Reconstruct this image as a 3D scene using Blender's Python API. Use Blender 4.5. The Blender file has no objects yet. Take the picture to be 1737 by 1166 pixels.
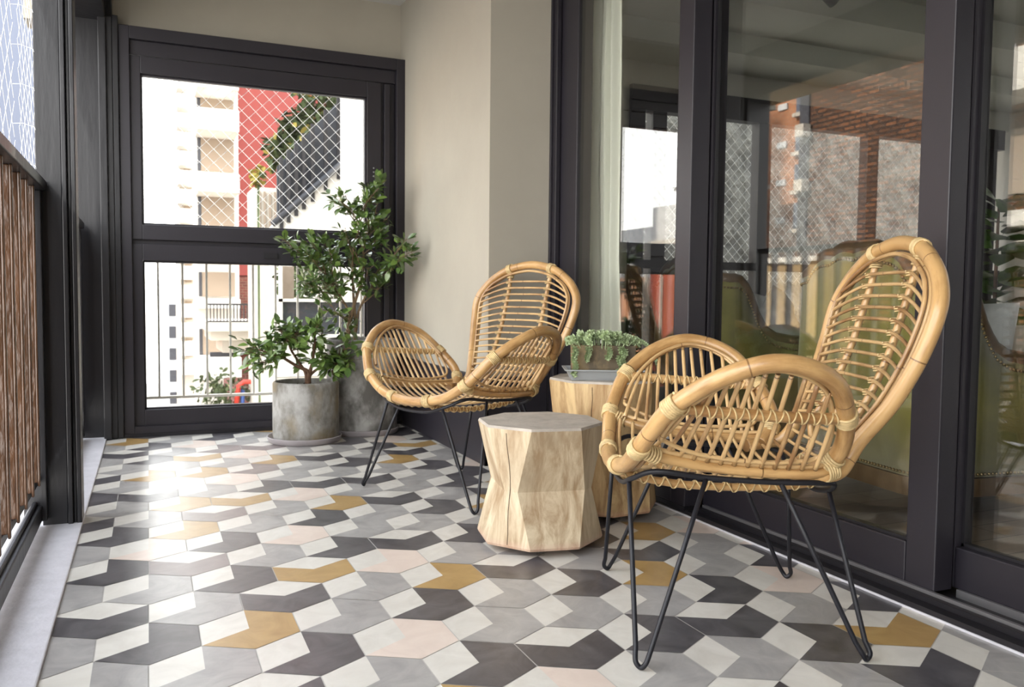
import bpy, bmesh, math, random
from mathutils import Vector, Matrix, Quaternion
random.seed(7)
SC = bpy.context.scene
COL = SC.collection
PI = math.pi
# ------------------------------------------------------------------ camera
CAMH = 0.82
RM = ((0.9177, 0.0130, -0.3970), (-0.3971, 0.0551, -0.9161), (0.0100, 0.9984, 0.0557))
FPX = 1423.3
cam_d = bpy.data.cameras.new('camera'); cam = bpy.data.objects.new('camera', cam_d); COL.objects.link(cam)
q = Matrix(RM).to_quaternion(); q.normalize()
cam.matrix_world = Matrix.Translation((0, 0, CAMH)) @ q.to_matrix().to_4x4()
cam_d.sensor_width = 36; cam_d.lens = FPX * 36 / 1737
cam_d.clip_start = 0.05; cam_d.clip_end = 400
cam_d.dof.use_dof = True; cam_d.dof.focus_distance = 2.4; cam_d.dof.aperture_fstop = 6.3
SC.camera = cam
# ------------------------------------------------------------------ light and exposure
SC.view_settings.view_transform = 'Standard'
SC.view_settings.look = 'None'
SC.view_settings.gamma = 1
SC.view_settings.use_curve_mapping = False
SC.view_settings.exposure = 0.42
W = bpy.data.worlds.new('overcast_sky'); SC.world = W; W.use_nodes = True
wn = W.node_tree.nodes; wl = W.node_tree.links
bg = wn['Background']; bg.inputs['Strength'].default_value = 5.5
tc = wn.new('ShaderNodeTexCoord'); sx = wn.new('ShaderNodeSeparateXYZ'); rp = wn.new('ShaderNodeValToRGB')
wl.new(tc.outputs['Generated'], sx.inputs[0]); wl.new(sx.outputs['Z'], rp.inputs[0]); wl.new(rp.outputs[0], bg.inputs['Color'])
rp.color_ramp.elements[0].position = 0.0; rp.color_ramp.elements[0].color = (1.0, 0.97, 0.92, 1)
rp.color_ramp.elements[1].position = 0.7; rp.color_ramp.elements[1].color = (0.87, 0.93, 1.0, 1)
sun_d = bpy.data.lights.new('sun', 'SUN'); sun = bpy.data.objects.new('sun', sun_d); COL.objects.link(sun)
sun_d.energy = 13; sun_d.angle = math.radians(1.5); sun_d.color = (1, .90, .76)
sun.rotation_euler = Vector((-0.80, -0.10, -0.50)).to_track_quat('-Z', 'Y').to_euler()

# ------------------------------------------------------------------ helpers
def ray(u, v):
    return Matrix(RM) @ Vector((u - 868.5, -(v - 583), -FPX))
def at_y(u, v, Y):
    d = ray(u, v); t = Y / d.y; return Vector((d.x * t, Y, CAMH + d.z * t))
def at_z(u, v, z):
    d = ray(u, v); t = (z - CAMH) / d.z; return Vector((d.x * t, d.y * t, z))
def tag(o, label=None, cat=None, group=None, kind=None):
    if label: o['label'] = label
    if cat: o['category'] = cat
    if group: o['group'] = group
    if kind: o['kind'] = kind
    return o
def empty(name, loc, rz=0, **k):
    o = bpy.data.objects.new(name, None); COL.objects.link(o); o.empty_display_size = .1
    o.location = loc; o.rotation_euler = (0, 0, rz); return tag(o, **k)
def copy_tree(o, parent=None):
    c = o.copy(); COL.objects.link(c); c.parent = parent
    for ch in o.children: copy_tree(ch, c)
    return c
class MB:
    def __init__(s): s.v = []; s.f = []; s.uv = []; s.mi = []; s.sm = []
    def quad_faces(s, vs, fs, uvs=None, mi=0, smooth=False):
        b = len(s.v); s.v.extend([tuple(p) for p in vs])
        for k, f in enumerate(fs):
            s.f.append([b + i for i in f]); s.mi.append(mi); s.sm.append(smooth)
            s.uv.append(uvs[k] if uvs else [(0, 0)] * len(f))
    def box(s, a, b, mi=0):
        x0, y0, z0 = a; x1, y1, z1 = b
        if x0 > x1: x0, x1 = x1, x0
        if y0 > y1: y0, y1 = y1, y0
        if z0 > z1: z0, z1 = z1, z0
        vs = [(x0,y0,z0),(x1,y0,z0),(x1,y1,z0),(x0,y1,z0),(x0,y0,z1),(x1,y0,z1),(x1,y1,z1),(x0,y1,z1)]
        s.quad_faces(vs, [(0,3,2,1),(4,5,6,7),(0,1,5,4),(1,2,6,5),(2,3,7,6),(3,0,4,7)], mi=mi)
    def obox(s, c, ax, ay, az, hx, hy, hz, mi=0):
        c = Vector(c); P = []
        for sz in (-1, 1):
            for sxx, sy in ((-1,-1),(1,-1),(1,1),(-1,1)):
                P.append(c + ax*hx*sxx + ay*hy*sy + az*hz*sz)
        s.quad_faces(P, [(0,3,2,1),(4,5,6,7),(0,1,5,4),(1,2,6,5),(2,3,7,6),(3,0,4,7)], mi=mi)
    def tube(s, pts, r, n=10, closed=False, caps=True, mi=0, flat=None):
        pts = [Vector(p) for p in pts]; m = len(pts)
        if m < 2: return
        rs = r if isinstance(r, (list, tuple)) else [r] * m
        T = []
        for i in range(m):
            if closed: t = pts[(i+1) % m] - pts[i-1]
            else: t = pts[min(i+1, m-1)] - pts[max(i-1, 0)]
            T.append(t.normalized() if t.length > 1e-9 else Vector((0,0,1)))
        ref = Vector((0,0,1)) if abs(T[0].z) < .9 else Vector((1,0,0))
        N = (ref - T[0]*ref.dot(T[0])).normalized(); rings = []; L = 0; Ls = []
        for i in range(m):
            if i:
                ax = T[i-1].cross(T[i])
                if ax.length > 1e-7: N = Quaternion(ax.normalized(), T[i-1].angle(T[i])) @ N
                N = (N - T[i]*N.dot(T[i])).normalized(); L += (pts[i]-pts[i-1]).length
            Ls.append(L); B = T[i].cross(N)
            rings.append([pts[i] + (N*math.cos(2*PI*k/n) + B*math.sin(2*PI*k/n)*(flat or 1))*rs[i] for k in range(n)])
        b = len(s.v)
        for rg in rings: s.v.extend([tuple(p) for p in rg])
        cnt = m if closed else m-1
        for i in range(cnt):
            j = (i+1) % m
            for k in range(n):
                k2 = (k+1) % n
                s.f.append([b+i*n+k, b+i*n+k2, b+j*n+k2, b+j*n+k]); s.mi.append(mi); s.sm.append(True)
                u0, u1 = k/n, (k+1)/n; v0 = Ls[i]; v1 = Ls[j] if j else L + .01
                s.uv.append([(u0,v0),(u1,v0),(u1,v1),(u0,v1)])
        if caps and not closed:
            s.f.append([b+k for k in range(n)][::-1]); s.mi.append(mi); s.sm.append(False); s.uv.append([(0,0)]*n)
            s.f.append([b+(m-1)*n+k for k in range(n)]); s.mi.append(mi); s.sm.append(False); s.uv.append([(0,0)]*n)
    def lathe(s, prof, n=48, mi=0, c=(0,0,0), smooth=True):
        b = len(s.v)
        for r, z in prof:
            for k in range(n):
                a = 2*PI*k/n; s.v.append((c[0]+r*math.cos(a), c[1]+r*math.sin(a), c[2]+z))
        for i in range(len(prof)-1):
            for k in range(n):
                k2 = (k+1) % n
                s.f.append([b+i*n+k, b+i*n+k2, b+(i+1)*n+k2, b+(i+1)*n+k]); s.mi.append(mi); s.sm.append(smooth); s.uv.append([(0,0)]*4)
    def prism(s, poly, z0, z1, mi=0):
        n = len(poly); vs = [(x,y,z0) for x,y in poly]+[(x,y,z1) for x,y in poly]
        s.quad_faces(vs, [tuple(range(n))[::-1], tuple(range(n,2*n))]+[(i,(i+1)%n,n+(i+1)%n,n+i) for i in range(n)], mi=mi)
    def ball(s, c, r, n=6, m=4, mi=0, sc=(1,1,1)):
        b = len(s.v); c = Vector(c)
        for i in range(m+1):
            th = PI*i/m
            for k in range(n):
                a = 2*PI*k/n
                s.v.append((c.x+r*sc[0]*math.sin(th)*math.cos(a), c.y+r*sc[1]*math.sin(th)*math.sin(a), c.z+r*sc[2]*math.cos(th)))
        for i in range(m):
            for k in range(n):
                k2 = (k+1)%n; s.f.append([b+i*n+k, b+(i+1)*n+k, b+(i+1)*n+k2, b+i*n+k2]); s.mi.append(mi); s.sm.append(True); s.uv.append([(0,0)]*4)
    def leaf(s, base, d, up, L, Wd, fold=.25, droop=.15, mi=0):
        d = d.normalized(); side = d.cross(up)
        if side.length < 1e-4: side = d.cross(Vector((1,0,.1)))
        side.normalize(); nrm = side.cross(d).normalized()
        prof = [(0,.06),(.22,.62),(.5,1),(.78,.72),(1,.02)]
        vs = []
        for t, w in prof:
            c = base + d*L*t - nrm*droop*L*t*t
            vs += [c - side*Wd*.5*w + nrm*fold*Wd*.5*w, c, c + side*Wd*.5*w + nrm*fold*Wd*.5*w]
        fs = []
        for i in range(4):
            a = 3*i; fs += [(a,a+1,a+4,a+3),(a+1,a+2,a+5,a+4)]
        s.quad_faces(vs, fs, mi=mi, smooth=True)
    def build(s, name, mats, parent=None, **k):
        me = bpy.data.meshes.new(name); me.from_pydata(s.v, [], s.f)
        if not isinstance(mats, (list, tuple)): mats = [mats]
        for m in mats: me.materials.append(m)
        me.polygons.foreach_set('material_index', s.mi)
        me.polygons.foreach_set('use_smooth', s.sm)
        ul = me.uv_layers.new(name='UVMap'); flat = [c for f in s.uv for uv in f for c in uv]
        ul.data.foreach_set('uv', flat); me.update()
        o = bpy.data.objects.new(name, me); COL.objects.link(o)
        if parent: o.parent = parent
        bv = k.pop('bevel', None)
        if bv:
            md = o.modifiers.new('bevel', 'BEVEL'); md.width = bv; md.segments = 2; md.limit_method = 'ANGLE'; md.angle_limit = math.radians(35)
        return tag(o, **k)
def smooth(pts, sub=8, closed=False):
    P = [Vector(p) for p in pts]; n = len(P); out = []
    rng = range(n) if closed else range(n-1)
    for i in rng:
        if closed: a, b, c, d = P[i-1], P[i], P[(i+1)%n], P[(i+2)%n]
        else: a, b, c, d = P[max(i-1,0)], P[i], P[i+1], P[min(i+2,n-1)]
        for k in range(sub):
            t = k/sub
            out.append(.5*((2*b)+(c-a)*t+(2*a-5*b+4*c-d)*t*t+(3*b-a-3*c+d)*t**3))
    if not closed: out.append(P[-1])
    return out
def lerp_tab(tab, x):
    if x <= tab[0][0]: return tab[0][1]
    for (a, p), (b, q_) in zip(tab, tab[1:]):
        if x <= b: return p + (q_-p)*(x-a)/(b-a)
    return tab[-1][1]

# ------------------------------------------------------------------ materials
def new_mat(name):
    m = bpy.data.materials.new(name); m.use_nodes = True
    nt = m.node_tree; return m, nt, nt.nodes['Principled BSDF']
def plain(name, col, rough=.5, metal=0, spec=.5, noise=0, nscale=20, bump=0, bscale=60, coords='Object', stretch=(1,1,1), coat=0, trans=0, col2=None):
    m, nt, b = new_mat(name); N = nt.nodes; L = nt.links
    b.inputs['Roughness'].default_value = rough; b.inputs['Metallic'].default_value = metal
    b.inputs['Specular IOR Level'].default_value = spec; b.inputs['Coat Weight'].default_value = coat
    b.inputs['Base Color'].default_value = (*col, 1)
    if noise or bump:
        t = N.new('ShaderNodeTexCoord'); mp = N.new('ShaderNodeMapping'); mp.inputs['Scale'].default_value = stretch
        L.new(t.outputs[coords], mp.inputs[0])
    if noise:
        nz = N.new('ShaderNodeTexNoise'); nz.inputs['Scale'].default_value = nscale; nz.inputs['Detail'].default_value = 6; nz.inputs['Roughness'].default_value = .6
        L.new(mp.outputs[0], nz.inputs['Vector'])
        r = N.new('ShaderNodeValToRGB'); L.new(nz.outputs['Fac'], r.inputs[0]); L.new(r.outputs[0], b.inputs['Base Color'])
        c2 = col2 or tuple(c*(1-noise) for c in col)
        r.color_ramp.elements[0].position = .3; r.color_ramp.elements[0].color = (*c2, 1)
        r.color_ramp.elements[1].position = .68; r.color_ramp.elements[1].color = (*[min(1, c*(1+noise*.3)) for c in col], 1)
    if bump:
        nb = N.new('ShaderNodeTexNoise'); nb.inputs['Scale'].default_value = bscale; nb.inputs['Detail'].default_value = 4
        L.new(mp.outputs[0], nb.inputs['Vector']); bp = N.new('ShaderNodeBump'); bp.inputs['Strength'].default_value = bump; bp.inputs['Distance'].default_value = .01
        L.new(nb.outputs['Fac'], bp.inputs['Height']); L.new(bp.outputs[0], b.inputs['Normal'])
    return m
def hexc(r, g, b):
    f = lambda c: (c/255/12.92 if c/255 <= .04045 else ((c/255+.055)/1.055)**2.4)
    return (f(r), f(g), f(b))
def glass_mat(name, r0, tint):
    m = bpy.data.materials.new(name); m.use_nodes = True; nt = m.node_tree; N = nt.nodes; L = nt.links; N.clear()
    out = N.new('ShaderNodeOutputMaterial'); mix = N.new('ShaderNodeMixShader'); tr = N.new('ShaderNodeBsdfTransparent'); gl = N.new('ShaderNodeBsdfGlossy')
    tr.inputs[0].default_value = (*tint, 1); gl.inputs['Roughness'].default_value = 0.0; gl.inputs[0].default_value = (1,1,1,1)
    g = N.new('ShaderNodeNewGeometry'); dt = N.new('ShaderNodeVectorMath'); dt.operation = 'DOT_PRODUCT'
    L.new(g.outputs['Normal'], dt.inputs[0]); L.new(g.outputs['Incoming'], dt.inputs[1])
    def mth(op, a, bv=None, cv=None):
        n = N.new('ShaderNodeMath'); n.operation = op
        if isinstance(a, (int, float)): n.inputs[0].default_value = a
        else: L.new(a, n.inputs[0])
        if bv is not None:
            if isinstance(bv, (int, float)): n.inputs[1].default_value = bv
            else: L.new(bv, n.inputs[1])
        return n.outputs[0]
    ab = mth('ABSOLUTE', dt.outputs['Value']); om = mth('SUBTRACT', 1.0, ab); p5 = mth('POWER', om, 5.0)
    fr = mth('ADD', mth('MULTIPLY', p5, 1-r0), r0)
    L.new(fr, mix.inputs[0]); L.new(tr.outputs[0], mix.inputs[1]); L.new(gl.outputs[0], mix.inputs[2]); L.new(mix.outputs[0], out.inputs[0])
    return m
def brick_mat(name, c1, c2, mort, scale, swap='xz', bw=.5, rh=.25, msize=.02):
    m, nt, b = new_mat(name); N = nt.nodes; L = nt.links
    t = N.new('ShaderNodeTexCoord'); s = N.new('ShaderNodeSeparateXYZ'); c = N.new('ShaderNodeCombineXYZ'); L.new(t.outputs['Object'], s.inputs[0])
    L.new(s.outputs['X' if swap == 'xz' else 'Y'], c.inputs[0]); L.new(s.outputs['Z'], c.inputs[1])
    br = N.new('ShaderNodeTexBrick'); L.new(c.outputs[0], br.inputs['Vector'])
    br.inputs['Color1'].default_value = (*c1,1); br.inputs['Color2'].default_value = (*c2,1); br.inputs['Mortar'].default_value = (*mort,1)
    br.inputs['Scale'].default_value = scale; br.inputs['Mortar Size'].default_value = msize; br.inputs['Brick Width'].default_value = bw; br.inputs['Row Height'].default_value = rh
    nz = N.new('ShaderNodeTexNoise'); nz.inputs['Scale'].default_value = .7; nz.inputs['Detail'].default_value = 5; L.new(t.outputs['Object'], nz.inputs['Vector'])
    mx = N.new('ShaderNodeMix'); mx.data_type = 'RGBA'; mx.blend_type = 'MULTIPLY'; mx.inputs['Factor'].default_value = .6
    r = N.new('ShaderNodeValToRGB'); L.new(nz.outputs['Fac'], r.inputs[0]); r.color_ramp.elements[0].position=.35; r.color_ramp.elements[0].color=(.35,.33,.3,1); r.color_ramp.elements[1].position=.6
    L.new(br.outputs['Color'], mx.inputs['A']); L.new(r.outputs[0], mx.inputs['B']); L.new(mx.outputs['Result'], b.inputs['Base Color'])
    b.inputs['Roughness'].default_value = .9
    return m
M = {}
def rattan(name, base, dark, rough=.32, stripe=1.0):
    m, nt, b = new_mat(name); N = nt.nodes; L = nt.links
    uv = N.new('ShaderNodeUVMap'); mp = N.new('ShaderNodeMapping'); mp.inputs['Scale'].default_value = (7, 9, 1); L.new(uv.outputs[0], mp.inputs[0])
    tc_ = N.new('ShaderNodeTexCoord'); oi = N.new('ShaderNodeObjectInfo')
    nz = N.new('ShaderNodeTexNoise'); nz.inputs['Scale'].default_value = 1.0; nz.inputs['Detail'].default_value = 8; nz.inputs['Roughness'].default_value = .7; L.new(mp.outputs[0], nz.inputs['Vector'])
    n2 = N.new('ShaderNodeTexNoise'); n2.inputs['Scale'].default_value = 9; n2.inputs['Detail'].default_value = 4; L.new(tc_.outputs['Object'], n2.inputs['Vector'])
    ad = N.new('ShaderNodeMath'); ad.operation = 'ADD'; L.new(nz.outputs['Fac'], ad.inputs[0]); L.new(n2.outputs['Fac'], ad.inputs[1])
    rv = N.new('ShaderNodeMath'); rv.operation = 'MULTIPLY_ADD'; L.new(oi.outputs['Random'], rv.inputs[0]); rv.inputs[1].default_value = .28*stripe; L.new(ad.outputs[0], rv.inputs[2])
    r = N.new('ShaderNodeValToRGB'); hf = N.new('ShaderNodeMath'); hf.operation = 'MULTIPLY'; L.new(rv.outputs[0], hf.inputs[0]); hf.inputs[1].default_value = .5; L.new(hf.outputs[0], r.inputs[0])
    e = r.color_ramp.elements; e[0].position = .43; e[0].color = (*dark,1); e[1].position = .64; e[1].color = (*base,1)
    L.new(r.outputs[0], b.inputs['Base Color'])
    # cane nodes: thin dark joints along the length
    sp = N.new('ShaderNodeSeparateXYZ'); L.new(uv.outputs[0], sp.inputs[0])
    md = N.new('ShaderNodeMath'); md.operation = 'PINGPONG'; L.new(sp.outputs['Y'], md.inputs[0]); md.inputs[1].default_value = .14
    lt = N.new('ShaderNodeMath'); lt.operation = 'LESS_THAN'; L.new(md.outputs[0], lt.inputs[0]); lt.inputs[1].default_value = .0016
    mx = N.new('ShaderNodeMix'); mx.data_type = 'RGBA'; L.new(lt.outputs[0], mx.inputs['Factor']); L.new(r.outputs[0], mx.inputs['A']); mx.inputs['B'].default_value = (*[c*.7 for c in dark],1)
    L.new(mx.outputs['Result'], b.inputs['Base Color'])
    b.inputs['Roughness'].default_value = rough; b.inputs['Coat Weight'].default_value = .35; b.inputs['Coat Roughness'].default_value = .18
    bp = N.new('ShaderNodeBump'); bp.inputs['Strength'].default_value = .15; bp.inputs['Distance'].default_value = .004; L.new(nz.outputs['Fac'], bp.inputs['Height']); L.new(bp.outputs[0], b.inputs['Normal'])
    return m
M['cane'] = rattan('thick_cane', hexc(196,157,104), hexc(146,106,62))
M['thin'] = rattan('thin_cane', hexc(204,170,120), hexc(138,100,62), .35, 1.2)
M['bind'] = plain('cane_binding', hexc(208,182,132), .5, noise=.35, nscale=60)
M['iron'] = plain('black_iron', (.010,.010,.014), .45, spec=.4)
M['frame'] = plain('dark_window_metal', hexc(36,33,40), .42, noise=.1, nscale=5, bump=.04, bscale=300)
M['frame2'] = plain('dark_groove_metal', hexc(24,22,27), .5)
M['plinth'] = plain('dark_plinth_paint', hexc(38,35,42), .45)
M['alu'] = plain('light_aluminium_rail', hexc(150,148,150), .35, metal=.7)
M['wall'] = plain('taupe_plaster', hexc(166,160,147), .85, noise=.07, nscale=2.2, bump=.08, bscale=30)
M['ceil'] = plain('white_ceiling_paint', hexc(200,199,196), .9)
M['rceil'] = plain('room_ceiling_paint', hexc(214,215,208), .9)
M['rwall'] = plain('room_wall_paint', hexc(205,203,196), .9)
M['kerb'] = plain('grey_kerb_paint', hexc(200,198,204), .5, noise=.12, nscale=18, bump=.15, bscale=60)
M['slat'] = plain('brown_glossy_slat', hexc(86,58,38), .28, noise=.55, nscale=14, bump=.5, bscale=45, stretch=(1,1,.3), coat=.4)
M['post'] = plain('black_glossy_wood', hexc(19,18,23), .42, noise=.2, nscale=10, bump=.15, bscale=14, stretch=(2,2,.35), coat=.12)
M['net'] = plain('white_net_cord', (.85,.87,.9), .6)
M['glass'] = glass_mat('window_glass', .03, (.985,.99,.985))
M['dglass'] = glass_mat('door_glass', .075, (.965,.975,.965))
M['leafA'] = plain('dark_glossy_leaf', hexc(82,108,54), .30, noise=.5, nscale=11, coat=.6)
M['leafB'] = plain('olive_glossy_leaf', hexc(110,136,66), .33, noise=.5, nscale=9, coat=.5)
M['bark'] = plain('tan_bark', hexc(128,106,80), .85, noise=.4, nscale=40)
M['bark2'] = plain('brown_bark', hexc(104,76,56), .85, noise=.4, nscale=40)
M['soil'] = plain('dark_soil', hexc(46,36,28), .95, noise=.5, nscale=60, bump=.8, bscale=90)
M['succ'] = plain('pale_succulent_leaf', hexc(180,196,152), .5, noise=.35, nscale=25)
M['tray'] = plain('grey_plastic_tray', hexc(152,155,156), .5)
M['saucer'] = plain('grey_clay_saucer', hexc(150,143,144), .6, noise=.1, nscale=8)
M['foot'] = glass_mat('clear_plastic_foot', .12, (.85,.85,.82))
M['velvet'] = plain('olive_green_velvet', hexc(134,126,54), .75, noise=.3, nscale=6)
M['velvet'].node_tree.nodes['Principled BSDF'].inputs['Sheen Weight'].default_value = .4
M['chairwood'] = plain('walnut_chair_wood', hexc(104,82,58), .4, noise=.3, nscale=14, coat=.3)
M['nail'] = plain('brass_nail', hexc(150,130,90), .35, metal=.8)
M['pillow'] = plain('white_pillow_cloth', hexc(214,216,218), .85, bump=.3, bscale=40)
M['pillow2'] = plain('charcoal_throw_cloth', hexc(60,60,64), .9)
M['pwhite'] = plain('neighbour_white_render', hexc(206,202,194), .8, noise=.08, nscale=.7)
M['pwhite2'] = plain('neighbour_cream_render', hexc(190,182,170), .8, noise=.1, nscale=.7)
M['red'] = plain('red_facade_paint', hexc(126,54,50), .85, noise=.12, nscale=1.5)
M['shut'] = plain('beige_roller_shutter', hexc(140,124,108), .8)
M['dkwin'] = plain('dark_window_opening', hexc(60,60,66), .3)
M['ivy'] = plain('outdoor_foliage', hexc(62,74,36), .8, noise=.5, nscale=3)
M['yellow'] = plain('yellow_blossom', hexc(130,116,46), .8)
M['fence'] = plain('dark_fence_board', hexc(52,54,60), .7, noise=.2, nscale=8)
M['ground'] = plain('street_grey', hexc(110,108,104), .95)
M['redp'] = plain('red_painted_tube', hexc(190,50,34), .5)
M['bluep'] = plain('blue_painted_tube', hexc(60,90,160), .5)

# wall-like textures with nodes of their own
def stone_mat():
    m, nt, b = new_mat('rough_stone_wall'); N = nt.nodes; L = nt.links
    t = N.new('ShaderNodeTexCoord'); v = N.new('ShaderNodeTexVoronoi'); v.inputs['Scale'].default_value = 7; v.feature = 'SMOOTH_F1'
    n = N.new('ShaderNodeTexNoise'); n.inputs['Scale'].default_value = 14; n.inputs['Detail'].default_value = 5
    L.new(t.outputs['Object'], n.inputs['Vector']); mv = N.new('ShaderNodeMix'); mv.data_type='VECTOR'; mv.inputs['Factor'].default_value=.12
    L.new(t.outputs['Object'], mv.inputs['A']); L.new(n.outputs['Color'], mv.inputs['B']); L.new(mv.outputs['Result'], v.inputs['Vector'])
    ad = N.new('ShaderNodeMath'); ad.operation='MULTIPLY'; L.new(v.outputs['Distance'], ad.inputs[0]); L.new(n.outputs['Fac'], ad.inputs[1])
    r = N.new('ShaderNodeValToRGB'); L.new(ad.outputs[0], r.inputs[0]); e=r.color_ramp.elements; e[0].position=.05; e[0].color=(*hexc(84,82,76),1); e[1].position=.42; e[1].color=(*hexc(30,28,25),1)
    L.new(r.outputs[0], b.inputs['Base Color']); b.inputs['Roughness'].default_value=.95
    bp = N.new('ShaderNodeBump'); bp.inputs['Strength'].default_value=1; bp.inputs['Distance'].default_value=.08; bp.invert=True; L.new(v.outputs['Distance'], bp.inputs['Height']); L.new(bp.outputs[0], b.inputs['Normal'])
    return m
M['stone'] = stone_mat()
M['orange'] = brick_mat('orange_brick', hexc(184,126,88), hexc(166,108,74), hexc(156,124,100), 1.0, 'yz', .3, .085, .012)
M['brown'] = brick_mat('brown_brick', hexc(128,82,52), hexc(84,56,38), hexc(60,44,34), 1.0, 'yz', .36, .12, .028)
M['terra'] = plain('terracotta_paint', hexc(150,66,44), .85, noise=.2, nscale=.6)
M['beige'] = plain('weathered_beige_render', hexc(176,150,110), .85, noise=.35, nscale=.8)
M['brickred'] = brick_mat('red_brown_brick', hexc(112,52,42), hexc(90,44,38), hexc(120,96,84), 3.0, 'xz', .5, .2, .02)
M['skylineA'] = plain('pale_far_render', hexc(200,200,200), .9)
M['bluegrey'] = plain('blue_grey_render', hexc(96,102,116), .9)

def concrete(name, ca, cb, cc, seed):
    m, nt, b = new_mat(name); N = nt.nodes; L = nt.links
    t = N.new('ShaderNodeTexCoord'); mp = N.new('ShaderNodeMapping'); mp.inputs['Location'].default_value=(seed,seed*.7,seed*1.3); mp.inputs['Scale'].default_value=(1,1,.6); L.new(t.outputs['Object'], mp.inputs[0])
    n1 = N.new('ShaderNodeTexNoise'); n1.inputs['Scale'].default_value=7; n1.inputs['Detail'].default_value=8; n1.inputs['Roughness'].default_value=.65; L.new(mp.outputs[0], n1.inputs['Vector'])
    n2 = N.new('ShaderNodeTexNoise'); n2.inputs['Scale'].default_value=4; n2.inputs['Detail'].default_value=5; n2.inputs['Distortion'].default_value=.6; L.new(t.outputs['Object'], n2.inputs['Vector'])
    r1 = N.new('ShaderNodeValToRGB'); L.new(n1.outputs['Fac'], r1.inputs[0]); e=r1.color_ramp.elements; e[0].position=.40; e[0].color=(*cb,1); e[1].position=.58; e[1].color=(*ca,1)
    r2 = N.new('ShaderNodeValToRGB'); L.new(n2.outputs['Fac'], r2.inputs[0]); e=r2.color_ramp.elements; e[0].position=.48; e[0].color=(0,0,0,1); e[1].position=.64; e[1].color=(.8,.8,.8,1)
    mx = N.new('ShaderNodeMix'); mx.data_type='RGBA'; L.new(r2.outputs[0], mx.inputs['Factor']); L.new(r1.outputs[0], mx.inputs['A']); mx.inputs['B'].default_value=(*cc,1)
    L.new(mx.outputs['Result'], b.inputs['Base Color']); b.inputs['Roughness'].default_value=.7
    bp = N.new('ShaderNodeBump'); bp.inputs['Strength'].default_value=.2; bp.inputs['Distance'].default_value=.005; L.new(n1.outputs['Fac'], bp.inputs['Height']); L.new(bp.outputs[0], b.inputs['Normal'])
    return m
M['conc'] = concrete('weathered_concrete', hexc(158,156,152), hexc(104,100,92), hexc(124,108,76), 1.0)
M['conc2'] = concrete('mottled_concrete', hexc(164,162,158), hexc(96,93,88), hexc(84,82,78), 4.0)
M['trough'] = concrete('stained_trough_concrete', hexc(150,128,92), hexc(92,80,62), hexc(70,66,58), 2.0)
def wood(name, light, dark, stain, zt):
    m, nt, b = new_mat(name); N = nt.nodes; L = nt.links
    t = N.new('ShaderNodeTexCoord'); mp = N.new('ShaderNodeMapping'); mp.inputs['Scale'].default_value=(14,14,1.6); L.new(t.outputs['Object'], mp.inputs[0])
    n1 = N.new('ShaderNodeTexNoise'); n1.inputs['Scale'].default_value=1.2; n1.inputs['Detail'].default_value=9; n1.inputs['Roughness'].default_value=.68; n1.inputs['Distortion'].default_value=.5; L.new(mp.outputs[0], n1.inputs['Vector'])
    n2 = N.new('ShaderNodeTexNoise'); n2.inputs['Scale'].default_value=5; n2.inputs['Detail'].default_value=5; L.new(t.outputs['Object'], n2.inputs['Vector'])
    r1 = N.new('ShaderNodeValToRGB'); L.new(n1.outputs['Fac'], r1.inputs[0]); e=r1.color_ramp.elements; e[0].position=.38; e[0].color=(*dark,1); e[1].position=.6; e[1].color=(*light,1)
    r2 = N.new('ShaderNodeValToRGB'); L.new(n2.outputs['Fac'], r2.inputs[0]); e=r2.color_ramp.elements; e[0].position=.5; e[0].color=(0,0,0,1); e[1].position=.72; e[1].color=(.7,.7,.7,1)
    mx = N.new('ShaderNodeMix'); mx.data_type='RGBA'; L.new(r2.outputs[0], mx.inputs['Factor']); L.new(r1.outputs[0], mx.inputs['A']); mx.inputs['B'].default_value=(*stain,1)
    # pinkish wash near the foot
    s = N.new('ShaderNodeSeparateXYZ'); L.new(t.outputs['Object'], s.inputs[0]); mr = N.new('ShaderNodeMapRange'); L.new(s.outputs['Z'], mr.inputs[0]); mr.inputs[1].default_value=.05; mr.inputs[2].default_value=.02; mr.inputs[3].default_value=0; mr.inputs[4].default_value=.5
    m2 = N.new('ShaderNodeMix'); m2.data_type='RGBA'; L.new(mr.outputs[0], m2.inputs['Factor']); L.new(mx.outputs['Result'], m2.inputs['A']); m2.inputs['B'].default_value=(*hexc(196,150,138),1)
    L.new(m2.outputs['Result'], b.inputs['Base Color']); b.inputs['Roughness'].default_value=.6
    bp = N.new('ShaderNodeBump'); bp.inputs['Strength'].default_value=.25; bp.inputs['Distance'].default_value=.006; L.new(n1.outputs['Fac'], bp.inputs['Height']); L.new(bp.outputs[0], b.inputs['Normal'])
    return m
M['woodA'] = wood('bleached_stump_wood', hexc(208,191,162), hexc(156,130,98), hexc(164,146,120), .4)
M['woodB'] = wood('honey_stump_wood', hexc(206,178,132), hexc(150,116,76), hexc(178,146,102), .5)
M['woodtop'] = plain('greyed_end_grain', hexc(178,168,156), .7, noise=.25, nscale=16, bump=.2, bscale=50)
M['crack'] = plain('dark_wood_crack', hexc(70,52,38), .9)

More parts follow.
